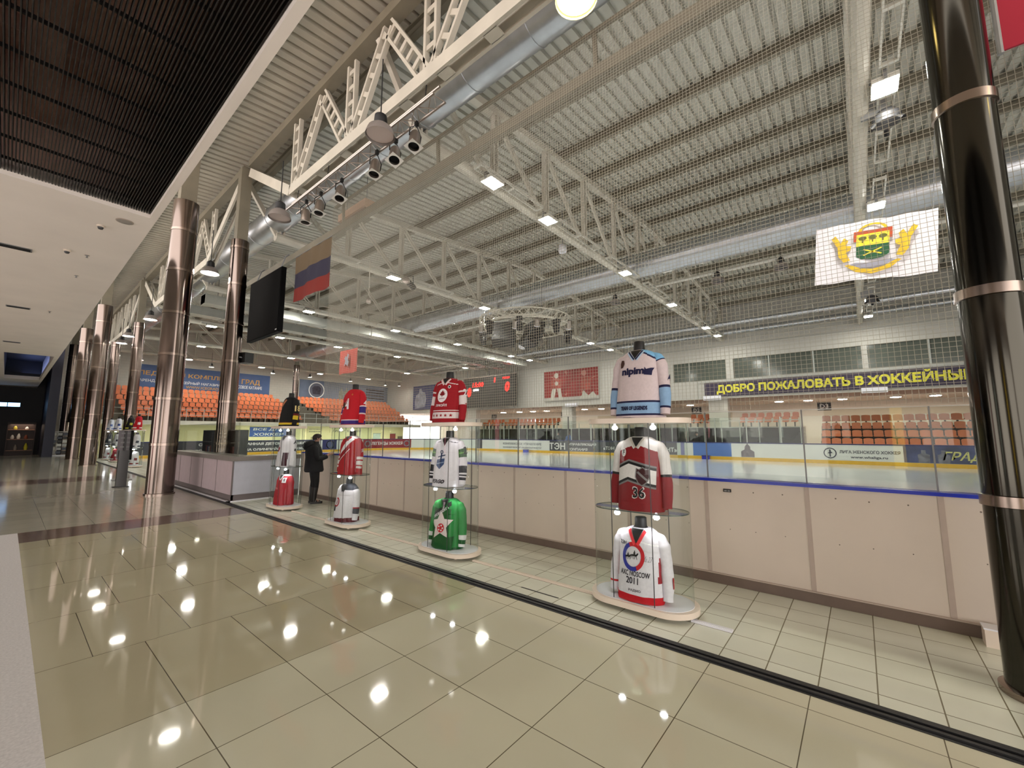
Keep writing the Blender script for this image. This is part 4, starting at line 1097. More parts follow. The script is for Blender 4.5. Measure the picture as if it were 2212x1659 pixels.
def jersey(label, loc, H, cols, pat, spat, collar=None, deco=None, group=None, detail=True, flare=1.0, rz=0.0):
    t = thing('hockey_jersey', label, 'jersey', loc, rz, group)
    J = JF(H)
    NU, NV = (96, 110) if detail else (28, 22)
    mats = [cloth(c) for c in cols]
    mb = MB(); rows = []
    seed = RND.random() * 6
    for j in range(NV + 1):
        tt = j / NV
        z = tt * H
        w, d = jw(tt), jd(tt)
        for i in range(NU):
            a = 2 * pi * i / NU
            ca, sa = cos(a), sin(a)
            fx = (1 if ca > 0 else -1) * abs(ca) ** (2 / NS); fy = (1 if sa > 0 else -1) * abs(sa) ** (2 / NS)
            rip = 1 + (0.035 * sin(7 * a + seed) + 0.02 * sin(13 * a + 2 * seed + 6 * tt)) * max(0, 1 - tt * 1.25) * flare
            if fx < 0 and abs(fy) < 0.85: rip = 1 + (rip - 1) * (0.25 if tt > 0.12 else 0.6)
            zz = z + (0.008 * sin(5 * a + seed) if j == 0 else 0)
            mb.v.append((d * fx * rip * (jfront(tt) if fx < 0 else 1), w * fy * rip, max(0.001, zz)))
    for j in range(NV):
        for i in range(NU):
            i2 = (i + 1) % NU
            a = 2 * pi * (i + 0.5) / NU
            sa = sin(a); s = -jw((j + .5) / NV) * (1 if sa > 0 else -1) * abs(sa) ** (2 / NS)
            mb.f.append((j * NU + i, j * NU + i2, (j + 1) * NU + i2, (j + 1) * NU + i))
            mb.m.append(pat(s, (j + 0.5) / NV, cos(a) < 0))
    mb.build('shirt', mats, t, smooth=60)
    NL, NR = (36, 18) if detail else (14, 10)
    for side in (-1, 1):
        # side +1 = right of a viewer in front (that is -y)
        path = [(-0.005, 0.135, 0.915), (-0.004, 0.190, 0.865), (-0.006, 0.222, 0.75), (-0.016, 0.246, 0.5), (-0.04, 0.262, 0.25), (-0.06, 0.262, 0.05)]
        rad = [0.03, 0.055, 0.062, 0.058, 0.054, 0.046]
        pts = []; rs = []
        for k in range(NL + 1):
            f = k / NL * (len(path) - 1); a = min(len(path) - 2, int(f)); u = f - a
            u2 = u
            p = [path[a][q] * (1 - u2) + path[a + 1][q] * u2 for q in range(3)]
            wv = 1 + 0.05 * sin(k * 0.8 + seed) * sin(k * 0.31 + seed)
            pts.append((p[0], -side * p[1], p[2] * H)); rs.append((rad[a] * (1 - u) + rad[a + 1] * u) * wv)
        sb = MB().tube(pts, rs, NR, 0, cap=True)
        nf = NL * NR
        for q in range(nf):
            sb.m[q] = spat((q // NR + 0.5) / NL, side)
        sb.m[nf + 1] = sb.m[nf - 1]
        sb.build('sleeve', mats, t, smooth=60)
    # black mannequin neck
    MB().lathe([(0.062, 0.86 * H), (0.058, H + 0.02), (0.056, H + 0.085), (0.05, H + 0.095), (0.0, H + 0.096)], n=24, cap=False).build('mannequin_neck', M_black, t)
    if collar:
        c0, c1, dep = collar
        for sgn in (-1, 1):
            for cc, o0, o1, off in (((c1, 0.0, 0.032, 0.006)), ((c0, 0.003, 0.018, 0.009))):
                mb = MB(); vs = []
                n = 10
                for k in range(n + 1):
                    u = k / n
                    s = sgn * (0.066 * (1 - u)); z = H * (0.985 - dep * u)
                    for e in (o0, o1):
                        ss = s + sgn * e * 0.8; zz = z - e * 0.55
                        vs.append((J.x(ss, min(zz, H * 0.997)) - off, -ss, zz))
                mb.add(vs, [(2 * k, 2 * k + 1, 2 * k + 3, 2 * k + 2) for k in range(n)])
                mb.build('collar', cloth(cc), t, smooth=60)
        # dark opening of the V
        fill_map('neck_opening', [(-0.06, 0.99 * H), (0, H * (0.985 - dep)), (0.06, 0.99 * H)], J.map(0, 0, 0.005), M_black, t, 0.03)
    if deco: deco(t, J, H)
    return t
def sleeve_text(t, H, body, z, h, m, side=1, w=None):
    yc = 0.240; r = 0.062
    text('sleeve_number', body, lambda a, b: (-0.014 + a, -side * (yc + sqrt(max(0.0001, r * r - a * a)) + 0.004), z + b), w, h, m, t, 0.03)
W_ = (232, 228, 232); PINKW = (202, 188, 190); NAVY = (26, 26, 62); LBLUE = (132, 166, 200); RED = (186, 22, 34); DRED = (134, 18, 26); BLK = (16, 16, 18); GRYC = (128, 124, 126)
GREEN = (34, 128, 58); DGREEN = (18, 82, 34); YEL = (226, 196, 64); PURP = (72, 48, 150); MAROON = (92, 24, 34); BRED = (214, 24, 40)

# ---- near case
def d_top4(t, J, H):
    text('chest_lettering', 'nipim', J.map(-0.02, 0.66 * H), 0.235, 0.095, cloth(NAVY), t, 0.06)
    fill_map('chest_animal', [(-0.04, -0.035), (0.03, -0.045), (0.035, 0.0), (0.05, 0.03), (0.02, 0.03), (-0.02, 0.02), (-0.035, 0.045)], J.map(0.135, 0.665 * H), cloth(NAVY), t)
    fill_map('shoulder_patch', [(-0.02, -0.045), (0.01, -0.04), (0.028, 0.0), (0.02, 0.035), (0.0, 0.01), (-0.012, 0.04), (-0.024, 0.0)], J.map(-0.14, 0.80 * H), cloth((70, 46, 40)), t)
    text('hem_lettering', 'TEAM OF LEGENDS', J.map(0.0, 0.14 * H), 0.27, 0.042, cloth(NAVY), t, 0.04)
    for k in range(3): pass
    sleeve_text(t, H, '4', 0.55 * H, 0.1, cloth(NAVY))
def p_top4(s, t, f):
    if t < 0.035: return 0
    if t < 0.06: return 1
    if t < 0.22: return 2
    if t < 0.25: return 1
    if not f:
        return 3 if t > 0.76 else (1 if t > 0.735 else 0)
    if s > 0.05 and t > 0.985 - (s - 0.05) * 0.9: return 3
    if s > 0.05 and t > 0.96 - (s - 0.05) * 0.9: return 1
    return 0
def s_top4(f, side):
    if side > 0 and f < 0.27: return 3
    if side > 0 and f < 0.30: return 1
    if f > 0.93: return 0
    if f > 0.9: return 1
    if f > 0.68: return 2
    if f > 0.65: return 1
    return 0
def d_mid4(t, J, H):
    M_b, M_g, M_w, M_r = cloth(BLK), cloth(GRYC), cloth((228, 222, 222)), cloth(DRED)
    def band(z0, z1, m, off, nm='chest_band'):
        pts = [(-0.19, z0 - 0.035), (-0.07, z0 + 0.02), (0.19, z0 - 0.045), (0.19, z1 - 0.045), (-0.07, z1 + 0.02), (-0.19, z1 - 0.035)]
        fill_map(nm, [(a, b * 1) for a, b in pts], J.map(0, 0, off), m, t)
    band(0.36 * H, 0.66 * H, M_g, 0.004); band(0.385 * H, 0.635 * H, M_b, 0.006); band(0.42 * H, 0.60 * H, M_w, 0.008)
    sh = [(-0.055, 0.065), (-0.03, 0.055), (0, 0.075), (0.03, 0.055), (0.055, 0.065), (0.06, -0.01), (0.035, -0.06), (0, -0.085), (-0.035, -0.06), (-0.06, -0.01)]
    fill_map('shield_border', [(a * 1.18, b * 1.15) for a, b in sh], J.map(0.075, 0.47 * H, 0.0095), M_g, t)
    fill_map('shield', sh, J.map(0.075, 0.47 * H, 0.011), cloth((60, 20, 24)), t)
    fill_map('shield_sash', [(-0.055, 0.03), (-0.04, 0.045), (0.05, -0.03), (0.04, -0.045)], J.map(0.075, 0.47 * H, 0.013), M_g, t)
    text('chest_number', '36', J.map(0.045, 0.25 * H, 0.006), 0.13, 0.115, M_w, t, 0.08)
    text('chest_number', '36', J.map(0.045, 0.25 * H, 0.0125), 0.112, 0.098, M_b, t, 0.02)
    fill_map('round_patch', disc_pts(0.026, 18, ry=0.042), J.map(-0.13, 0.78 * H, 0.006), M_w, t)
    text('patch_letter', 'F', J.map(-0.13, 0.78 * H, 0.008), 0.025, 0.05, M_b, t, 0.03)
def p_mid4(s, t, f):
    y = 0.90 - abs(s) * 0.55
    if t > y: return 1
    return 0
def s_mid4(f, side):
    if f < 0.62: return 1
    if f < 0.65: return 2
    return 0
def d_low4(t, J, H):
    ring('emblem_ring', 0.078, 0.112, J.map(-0.025, 0.61 * H, 0.005), cloth((196, 32, 44)), t, a0=-1.15, a1=2.0, e=1.15)
    ring('emblem_ring', 0.078, 0.112, J.map(-0.025, 0.61 * H, 0.005), cloth((44, 52, 150)), t, a0=2.0, a1=2 * pi - 1.15, e=1.15)
    for cx, cz, k_ in ((-0.052, -0.012, 0.8), (0.012, 0.004, 1.0)):
        mr = J.map(-0.025 + cx, 0.62 * H + cz, 0.006)
        mk = lambda a, b, mr=mr, k_=k_: mr(a * k_, b * k_)
        fill_map('horse_print', [(-0.03, -0.006), (0.022, -0.008), (0.034, 0.004), (0.042, 0.022), (0.03, 0.024), (0.02, 0.01), (-0.026, 0.008), (-0.04, -0.004)], mk, cloth(BLK), t)
        for lx, dx in ((-0.026, -0.008), (-0.014, 0.006), (0.008, -0.004), (0.02, 0.01)):
            fill_map('horse_leg', [(lx - 0.003, -0.005), (lx + 0.003, -0.005), (lx + dx + 0.002, -0.034), (lx + dx - 0.002, -0.034)], mk, cloth(BLK), t)
        fill_map('rider_print', [(-0.008, 0.006), (0.008, 0.006), (0.01, 0.026), (0.005, 0.03), (0.006, 0.042), (-0.004, 0.042), (-0.003, 0.03), (-0.009, 0.026)], mk, cloth(BLK), t)
    text('chest_lettering', 'AXC MOSCOW', J.map(-0.005, 0.385 * H), 0.29, 0.05, cloth((40, 36, 48)), t, 0.03)
    text('chest_lettering', '2011', J.map(-0.025, 0.29 * H), 0.12, 0.06, cloth((40, 36, 48)), t, 0.03)
    text('shoulder_lettering', 'ТЭН', J.map(-0.135, 0.78 * H), 0.07, 0.035, cloth((50, 46, 60)), t, 0.04)
    text('signature', 'Ma 23', J.map(0.11, 0.6 * H), 0.08, 0.05, cloth((150, 146, 150)), t, 0.0, 0.3)
    text('hem_lettering', 'РАДИО', J.map(0.0, 0.16 * H), 0.12, 0.025, cloth((70, 62, 70)), t, 0.02)
    fill_map('sleeve_patch', [(-0.012, -0.05), (0.012, -0.05), (0.012, 0.05), (-0.012, 0.05)], lambda a, b: (-0.05 + a, -0.318, 0.3 * H + b), cloth((180, 30, 40)), t)
def p_low4(s, t, f):
    if t < 0.10: return 1
    if abs(s) > 0.196 and 0.28 < t < 0.62: return 2
    if abs(t - (0.83 - abs(s) * 0.25)) < 0.006: return 3
    return 0
def s_low4(f, side):
    return 1 if 0.86 < f < 0.9 and side < 0 else 0
# ---- second nearest case
def d_top3(t, J, H):
    fill_map('emblem_disc', disc_pts(0.088, 28, ry=0.1), J.map(-0.02, 0.6 * H), cloth(W_), t)
    leaf = [(0, 0.065), (0.018, 0.03), (0.035, 0.04), (0.03, 0.012), (0.055, 0.012), (0.03, -0.018), (0.008, -0.018), (0, -0.05), (-0.008, -0.018), (-0.03, -0.018), (-0.055, 0.012), (-0.03, 0.012), (-0.035, 0.04), (-0.018, 0.03)]
    fill_map('leaf_print', leaf, J.map(-0.02, 0.625 * H, 0.007), cloth((120, 16, 26)), t)
    fill_map('emblem_stripe', [(-0.05, -0.008), (0.05, 0.004), (0.05, 0.014), (-0.05, 0.002)], J.map(-0.02, 0.525 * H, 0.007), cloth((150, 100, 110)), t)
    text('chest_lettering', 'ЛУКОЙЛ', J.map(-0.02, 0.385 * H), 0.2, 0.045, cloth(W_), t, 0.03)
    fill_map('round_badge', disc_pts(0.024, 16), J.map(0.085, 0.79 * H), cloth(W_), t)
    fill_map('badge_centre', disc_pts(0.015, 12), J.map(0.085, 0.79 * H, 0.006), cloth((40, 60, 50)), t)
    for k in range(5): fill_map('star', star_pts(0.026), J.map(-0.15 + 0.075 * k, 0.155 * H), cloth((150, 18, 28)), t)
    sleeve_text(t, H, '22', 0.66 * H, 0.1, cloth(W_), w=0.1)
    fill_map('star', star_pts(0.03), lambda a, b: (-0.025 + a, -0.308, 0.4 * H + b), cloth((150, 18, 28)), t)
def p_top3(s, t, f):
    if 0.09 < t < 0.23: return 1
    if 0.255 < t < 0.275: return 1
    if abs(t - (0.90 - abs(s) * 0.3)) < 0.008: return 1
    return 0
def s_top3(f, side):
    return 1 if 0.52 < f < 0.69 or 0.44 < f < 0.47 or f < 0.06 else 0
def d_mid3(t, J, H):
    M1, M2 = cloth((64, 84, 128)), cloth((46, 60, 96))
    fill_map('anchor_shield', [(-0.07, 0.03), (0.07, 0.05), (0.07, -0.03), (0.0, -0.1), (-0.07, -0.05)], J.map(-0.04, 0.5 * H), M1, t)
    fill_map('anchor_shank', [(-0.012, -0.08), (0.012, -0.08), (0.014, 0.1), (-0.01, 0.1)], J.map(-0.035, 0.52 * H, 0.006), M2, t)
    ring('anchor_ring', 0.014, 0.026, J.map(-0.033, 0.7 * H, 0.006), M2, t)
    fill_map('anchor_stock', [(-0.06, -0.01), (0.07, 0.02), (0.07, 0.035), (-0.06, 0.006)], J.map(-0.035, 0.6 * H, 0.007), M2, t)
    fill_map('shield_wave', [(-0.06, -0.012), (0.065, 0.012), (0.065, 0.024), (-0.06, 0.0)], J.map(-0.04, 0.47 * H, 0.007), cloth((150, 166, 196)), t)
    text('hem_lettering', 'FERGO', J.map(-0.05, 0.11 * H), 0.23, 0.055, cloth((40, 30, 40)), t, 0.04, 0.3)
    sleeve_text(t, H, '25', 0.74 * H, 0.1, cloth((30, 40, 44)), w=0.1)
def p_mid3(s, t, f): return 1 if abs(t - 0.93 + abs(s) * 0.2) < 0.006 else 0
def s_mid3(f, side):
    if 0.40 < f < 0.52: return 2 if abs(f - 0.46) > 0.02 else 3
    for c in (0.69, 0.755, 0.82, 0.885):
        if abs(f - c) < 0.02: return 1
    return 0
def d_low3(t, J, H):
    fill_map('white_star', star_pts(0.2, inner=0.5, rot=pi / 2 + 0.1), J.map(-0.02, 0.47 * H, 0.004), cloth((220, 206, 204)), t)
    fill_map('diagonal_band', [(-0.2, -0.06), (0.12, 0.13), (0.1, 0.185), (-0.2, 0.0)], J.map(-0.0, 0.68 * H, 0.006), cloth((24, 34, 26)), t)
    a = 0.53
    mp = J.map(-0.045, 0.72 * H, 0.009)
    text('band_lettering', 'ПРЕЗИДЕНТА', lambda p, q: mp(p * cos(a) - q * sin(a), p * sin(a) + q * cos(a)), 0.30, 0.042, cloth(W_), t, 0.03)
    fill_map('ball_emblem', disc_pts(0.058, 24), J.map(-0.01, 0.42 * H, 0.008), cloth((196, 40, 50)), t)
    for k in range(5): fill_map('ball_panel', disc_pts(0.012, 8), J.map(-0.01 + 0.034 * cos(1.3 * k), 0.42 * H + 0.034 * sin(1.3 * k), 0.010), cloth(W_), t)
    fill_map('green_patch', [(0.02, -0.1), (0.14, -0.13), (0.16, 0.06), (0.05, 0.04)], J.map(0.03, 0.18 * H, 0.0075), cloth(DGREEN), t)
    text('collar_lace', 'XX', J.map(0, 0.86 * H, 0.012), 0.03, 0.1, cloth(W_), t, 0.0)
def p_low3(s, t, f):
    if t < 0.05: return 1
    if f and t < 0.8 and s < 0.12: return 1
    return 0
def s_low3(f, side):
    if 0.78 < f < 0.86 or f > 0.95: return 2
    if f >= 0.86: return 1
    return 0
# ---- third case
def d_top2(t, J, H):
    text('chest_emblem', 'A', J.map(-0.03, 0.58 * H), 0.2, 0.2, cloth(W_), t, 0.08, 0.2)
    text('chest_emblem', 'A', J.map(-0.03, 0.58 * H, 0.007), 0.17, 0.17, cloth((150, 20, 40)), t, 0.0, 0.2)
    fill_map('emblem_animal', [(-0.12, -0.05), (-0.03, -0.06), (-0.03, 0.02), (-0.08, 0.07), (-0.13, 0.03)], J.map(-0.03, 0.54 * H, 0.01), cloth((70, 52, 40)), t)
    fill_map('chest_patch', disc_pts(0.018, 10), J.map(0.07, 0.84 * H), cloth((190, 110, 60)), t)
    sleeve_text(t, H, '4', 0.6 * H, 0.09, cloth(W_))
def p_top2(s, t, f):
    y = t + s * 0.25
    if 0.02 < t < 0.12: return 1
    if 0.12 <= t < 0.145: return 2
    return 0
def s_top2(f, side):
    if 0.58 < f < 0.6 or 0.76 < f < 0.79: return 2
    if 0.6 <= f <= 0.76: return 1
    return 0
def d_mid2(t, J, H):
    a = 0.78
    fill_map('white_sash', [(-0.2, -0.2), (-0.2, -0.13), (0.06, 0.17), (0.16, 0.13)], J.map(-0.0, 0.72 * H, 0.004), cloth(W_), t)
    mp = J.map(-0.06, 0.53 * H, 0.007)
    text('sash_lettering', 'РОССИЯ', lambda p, q: mp(p * cos(a) - q * sin(a), p * sin(a) + q * cos(a)), 0.32, 0.06, cloth((150, 20, 34)), t, 0.03)
    mp = J.map(-0.03, 0.47 * H, 0.006)
    fill_map('thin_stripe', [(-0.19, -0.006), (0.19, -0.006), (0.19, 0.006), (-0.19, 0.006)], lambda p, q: mp(p * cos(a) - q * sin(a), p * sin(a) + q * cos(a)), cloth(W_), t)
    sleeve_text(t, H, 'Я', 0.62 * H, 0.06, cloth(W_))
def p_mid2(s, t, f): return 1 if t > 0.93 else 0
def s_mid2(f, side): return 1 if 0.64 < f < 0.7 or 0.73 < f < 0.8 or 0.84 < f < 0.89 or f < 0.08 else 0
def d_low2(t, J, H):
    ring('emblem_ring', 0.055, 0.08, J.map(-0.12, 0.5 * H), cloth((170, 24, 36)), t)
    fill_map('emblem_centre', disc_pts(0.035, 16), J.map(-0.12, 0.5 * H, 0.006), cloth((190, 150, 150)), t)
def p_low2(s, t, f):
    if t < 0.10 + s * 0.1: return 2
    if t > 0.84 and s > 0.0: return 1
    return 0
def s_low2(f, side):
    if side > 0 and f < 0.26: return 1
    if 0.7 < f < 0.72 or 0.82 < f < 0.84: return 3
    if 0.72 <= f <= 0.82: return 1
    return 0
# ---- fourth case
def d_top1(t, J, H):
    fill_map('orange_slash', [(-0.2, -0.1), (-0.19, 0.03), (-0.02, 0.16), (0.03, 0.14), (-0.06, 0.03)], J.map(0, 0.68 * H), cloth((168, 112, 84)), t)
    sleeve_text(t, H, '18', 0.6 * H, 0.13, cloth((226, 206, 140)), w=0.11)
def p_top1(s, t, f):
    if 0.05 < t < 0.12: return 1
    if 0.12 <= t < 0.14: return 2
    return 0
def s_top1(f, side):
    if 0.66 < f < 0.72: return 2
    if 0.72 <= f < 0.82: return 1
    return 0
def d_mid1(t, J, H):
    fill_map('red_splash', [(-0.18, -0.02), (-0.1, 0.06), (-0.04, 0.03), (-0.06, -0.05), (-0.14, -0.06)], J.map(-0.01, 0.55 * H), cloth((150, 40, 60)), t)
    sleeve_text(t, H, 'A', 0.78 * H, 0.08, cloth(BLK)); sleeve_text(t, H, 'A', 0.52 * H, 0.08, cloth(BLK))
def p_mid1(s, t, f):
    if 0.03 < t < 0.45 and 0.09 < s < 0.2: return 1 if s > 0.11 else 2
    return 0
def s_mid1(f, side): return 0
def d_low1(t, J, H):
    fill_map('shoulder_patch', [(-0.05, -0.06), (0.05, -0.06), (0.05, 0.05), (-0.05, 0.05)], J.map(0.12, 0.82 * H), cloth(W_), t)
    fill_map('patch_print', [(-0.02, -0.03), (0.02, -0.03), (0.02, 0.03), (-0.02, 0.03)], J.map(0.13, 0.82 * H, 0.006), cloth(GRYC), t)
    fill_map('chest_stripe', [(-0.19, -0.01), (-0.02, -0.035), (-0.02, 0.0), (-0.19, 0.03)], J.map(0, 0.55 * H), cloth((206, 120, 124)), t)
def p_low1(s, t, f): return 1 if t > 0.945 else 0
def s_low1(f, side): return 1 if f < 0.05 else 0

# ================================================================== DISPLAY CASES
def stadium(hl, r, n=14):
    pts = []
    for k in range(n + 1): a = pi * k / n; pts.append((r * cos(a), hl - r + r * sin(a)))
    for k in range(n + 1): a = pi + pi * k / n; pts.append((r * cos(a), -(hl - r) + r * sin(a)))
    return pts
def case_proto(name, label, loc, zshelf=0.91, lights=True):
    t = thing(name, label, 'display case', loc, 0, 'jersey display cases')
    MB().prism(stadium(0.52, 0.27), 0.035, 0.085).build('base', M_cream, t, smooth=30)
    MB().prism(stadium(0.475, 0.232), 0.085, 0.09).build('base_top', M_plate_white, t, smooth=30)
    for sx in (-1, 1):
        for sy in (-1, 1):
            mb = MB(); mb.lathe([(0.02, 0.0), (0.022, 0.012), (0.015, 0.03), (0.012, 0.035)], (sx * 0.15, sy * 0.3, 0), 10)
            mb.build('caster', M_cream, t)
    mb = MB(); pts = stadium(0.475, 0.232, 16); n = len(pts)
    mb.add([(x, y, 0.088) for x, y in pts] + [(x, y, 1.76) for x, y in pts], [(i, (i + 1) % n, n + (i + 1) % n, n + i) for i in range(n)])
    mb.build('glass_wall', M_glass, t, smooth=40)
    MB().prism(stadium(0.465, 0.222), zshelf, zshelf + 0.008).build('shelf', [M_glass], t, smooth=30)
    mb = MB(); pts = stadium(0.466, 0.223); n = len(pts)
    mb.add([(x, y, zshelf) for x, y in pts] + [(x, y, zshelf + 0.009) for x, y in pts], [(i, (i + 1) % n, n + (i + 1) % n, n + i) for i in range(n)])
    mb.build('shelf_edge', M_glass_edge, t, smooth=30)
    for sx in (-1, 1):
        for sy in (-1, 1):
            MB().tube([(sx * 0.222, sy * 0.2, 0.088), (sx * 0.222, sy * 0.2, 1.76)], 0.0045, 6).build('rod', M_darkgrey, t)
    MB().prism(stadium(0.52, 0.27), 1.76, 1.81).build('top_plate', M_cream, t, smooth=30)
    for sy in (-1, 1):
        for z, nm in ((zshelf, 0), (1.76, 1)):
            mb = MB().lathe([(0.034, -0.05), (0.03, -0.03), (0.012, -0.012), (0.012, 0.0)], (-0.10, sy * 0.2, z), 14, cap=False)
            h = mb.build('halogen_lamp', mat('frosted_reflector', (236, 238, 244), 0.3, emit=1.2), t)
            MB().lathe([(0.0, -0.066), (0.018, -0.062), (0.031, -0.046)], (-0.10, sy * 0.2, z), 14, cap=False).build('lamp_face', M_caselamp if nm else M_halogen, h)
    return t
M_caselamp = mat('case_lamp_face', (255, 255, 255), 0.4, emit=6, ecol=(255, 246, 236))
M_halogen = mat('halogen_face', (255, 255, 255), 0.4, emit=60, ecol=(250, 250, 255))
def spot(name, loc, e, ang, blend, parent=None, col=(1, 0.97, 0.95), rot=(0, 0, 0), r=0.03):
    l = bpy.data.lights.new(name, 'SPOT'); l.energy = e; l.spot_size = radians(ang); l.spot_blend = blend; l.color = col; l.shadow_soft_size = r
    o = bpy.data.objects.new(name, l); COL.objects.link(o); o.location = loc; o.rotation_euler = rot
    if parent: o.parent = parent
    return o
CX = 4.12
cases = [(1.75, 'glass jersey display case nearest the camera'), (4.56, 'glass jersey display case second nearest, holding the green star jersey'), (7.3, 'glass jersey display case third in the row, beside the person'), (10.02, 'glass jersey display case by the white counter corner')]
for y, lab in cases:
    c = case_proto('display_case', lab, (CX, y, 0))
    for sy in (-1, 1):
        spot('case_spot', (-0.10, sy * 0.2, 0.855), 6.0, 110, 0.6, c)
        spot('case_spot', (-0.10, sy * 0.2, 1.70), 1.6, 100, 0.6, c)
Z1, Z2, Z3 = 0.091, 0.92, 1.811
xj = CX
jersey('white jersey with light blue hem band and cuffs standing on the nearest case', (xj, 1.70, Z3), 0.70, [PINKW, NAVY, LBLUE, (120, 176, 216)], p_top4, s_top4, (NAVY, (176, 202, 222), 0.13), d_top4)
jersey('red jersey with white chest band and number 36 in the nearest case', (xj, 1.72, Z2), 0.71, [DRED, (222, 216, 216), BLK], p_mid4, s_mid4, ((200, 190, 180), (220, 214, 210), 0.13), d_mid4)
jersey('white jersey with red collar at the bottom of the nearest case', (xj - 0.02, 1.74, Z1), 0.655, [(226, 222, 230), (196, 22, 36), (150, 24, 40), (252, 250, 252)], p_low4, s_low4, ((236, 60, 70), (240, 70, 78), 0.2), d_low4)
jersey('red jersey with round leaf emblem standing on the second nearest case', (xj, 4.60, Z3), 0.65, [(150, 20, 32), (220, 210, 210)], p_top3, s_top3, ((220, 190, 190), (236, 226, 226), 0.13), d_top3, rz=radians(11))
jersey('white jersey with blue anchor emblem above the green jersey', (xj, 4.58, Z2), 0.68, [(232, 226, 236), (26, 26, 36), (44, 88, 44), (98, 150, 70)], p_mid3, s_mid3, ((236, 232, 238), (226, 222, 230), 0.16), d_mid3, rz=radians(11))
jersey('green jersey with large white star and diagonal lettering', (xj, 4.57, Z1), 0.655, [GREEN, DGREEN, (222, 222, 224)], p_low3, s_low3, (DGREEN, (70, 170, 90), 0.2), d_low3, rz=radians(11))
jersey('red jersey with blue striped hem and sleeve number 4 on the third case', (xj, 7.22, Z3), 0.66, [(186, 24, 38), (58, 40, 116), (220, 200, 204)], p_top2, s_top2, None, d_top2, rz=radians(8))
jersey('red jersey with white diagonal sash in the third case', (xj, 7.25, Z2), 0.69, [(172, 20, 32), (230, 222, 222)], p_mid2, s_mid2, ((180, 20, 30), (170, 18, 28), 0.1), d_mid2, rz=radians(8))
jersey('white jersey with dark shoulder and maroon hem low in the third case', (xj, 7.3, Z1), 0.655, [(222, 218, 224), (52, 54, 62), MAROON, (150, 36, 50)], p_low2, s_low2, ((40, 40, 46), (50, 50, 56), 0.18), d_low2, rz=radians(8))
jersey('black jersey with yellow stripes standing on the case by the counter', (xj, 9.98, Z3), 0.66, [(12, 12, 13), (206, 180, 44), (96, 26, 26)], p_top1, s_top1, None, d_top1, rz=radians(8))
jersey('white jersey with dark red side panel in the case by the counter', (xj, 10.0, Z2), 0.69, [(226, 222, 230), (64, 20, 36), BLK], p_mid1, s_mid1, ((60, 60, 70), (220, 214, 220), 0.14), d_mid1, rz=radians(8))
jersey('plain red jersey with white collar at the bottom of the case by the counter', (xj, 10.02, Z1), 0.655, [(172, 24, 42), (232, 226, 228)], p_low1, s_low1, ((232, 226, 230), (232, 226, 230), 0.16), d_low1, rz=radians(8))
# distant cases beyond the counter
far = [(27.3, 'distant jersey case just left of the thick walkway column'), (29.35, 'distant jersey case behind the info stand'), (33.0, 'distant jersey case second from the far end'), (35.7, 'distant jersey case farthest along the walkway')]
fj = [[((180, 20, 34), (226, 220, 220)), ((224, 220, 226), (40, 50, 70)), ((226, 224, 228), (130, 40, 40))],
      [((24, 24, 28), (190, 190, 70)), ((120, 124, 130), (220, 220, 220)), ((226, 222, 228), (60, 60, 80))],
      [((214, 216, 226), (60, 80, 150)), ((220, 220, 228), (40, 40, 60)), ((150, 40, 50), (220, 220, 220))],
      [((204, 210, 224), (90, 110, 170)), ((60, 66, 80), (210, 210, 210)), ((220, 220, 226), (140, 60, 70))]]
names = [['red', 'white', 'white and red'], ['black', 'grey', 'white'], ['white and blue', 'white', 'dark red'], ['pale blue', 'dark grey', 'white']]
for (y, lab), cs, nm in zip(far, fj, names):
    c = case_proto('display_case', lab, (4.15, y, 0), lights=False)
    spot('case_spot', (-0.10, 0, 0.855), 14.0, 120, 0.6, c)
    for z, cc, n_, lev in zip((Z3, Z2, Z1), cs, nm, ('on top of', 'midway in', 'low in')):
        jersey('%s jersey %s the %s' % (n_, lev, lab.replace('distant jersey ', 'distant ')), (4.15, y, z), 0.66, list(cc), lambda s, t, f: 1 if (0.08 < t < 0.2 or (f and abs(s) < 0.07 and 0.45 < t < 0.68)) else 0, lambda f, s: 1 if 0.6 < f < 0.75 else 0, None, None, 'distant jerseys', detail=False)

# ================================================================== COUNTER
M_lilac = mat('counter_panel', (196, 180, 186), 0.4, noise=0.04)
M_lilac2 = mat('counter_side', (190, 192, 204), 0.4, noise=0.04)
M_frame = mat('counter_frame', (122, 114, 114), 0.4, metal=0.3)
o = thing('glazed_counter', 'L-shaped pale counter with glass screens behind the thick column', 'counter', (3.62, 11.86, 0))
yb = 0.0
for k in range(5):
    w = 1.19
    MB().box(0.0, 0.05, yb + 0.012, yb + w - 0.012, 0.16, 0.97).build('front_panel', M_lilac, o, smooth=0); yb += w
for a, b in ((0.03, 0.92), (0.95, 1.6)):
    MB().box(a, b, 0.0, 0.05, 0.16, 0.97).build('side_panel', M_lilac2, o, smooth=0)
mb = MB(); mb.box(0.02, 0.06, 0.02, 5.95, 0.0, 0.16); mb.box(0.02, 1.6, 0.02, 0.06, 0.0, 0.16)
mb.build('plinth', M_frame, o, smooth=0)
mb = MB(); mb.box(-0.03, 0.5, -0.03, 5.95, 0.97, 1.08); mb.box(0.5, 1.6, -0.03, 0.5, 0.97, 1.08)
mb.build('worktop', mat('counter_top', (132, 126, 122), 0.35, noise=0.05), o, smooth=0)
for k in range(6): MB().box(-0.006, 0.02, k * 1.19 - 0.012, k * 1.19 + 0.012, 0.16, 0.97).build('frame_strip', M_frame, o, smooth=0)
for k in range(5): MB().box(0.1, 0.112, k * 1.19 + 0.01, k * 1.19 + 1.18, 1.08, 1.92).build('glass_pane', M_rinkglass, o, smooth=0)
MB().box(0.1, 1.6, 0.1, 0.112, 1.08, 1.92).build('glass_pane', M_rinkglass, o, smooth=0)
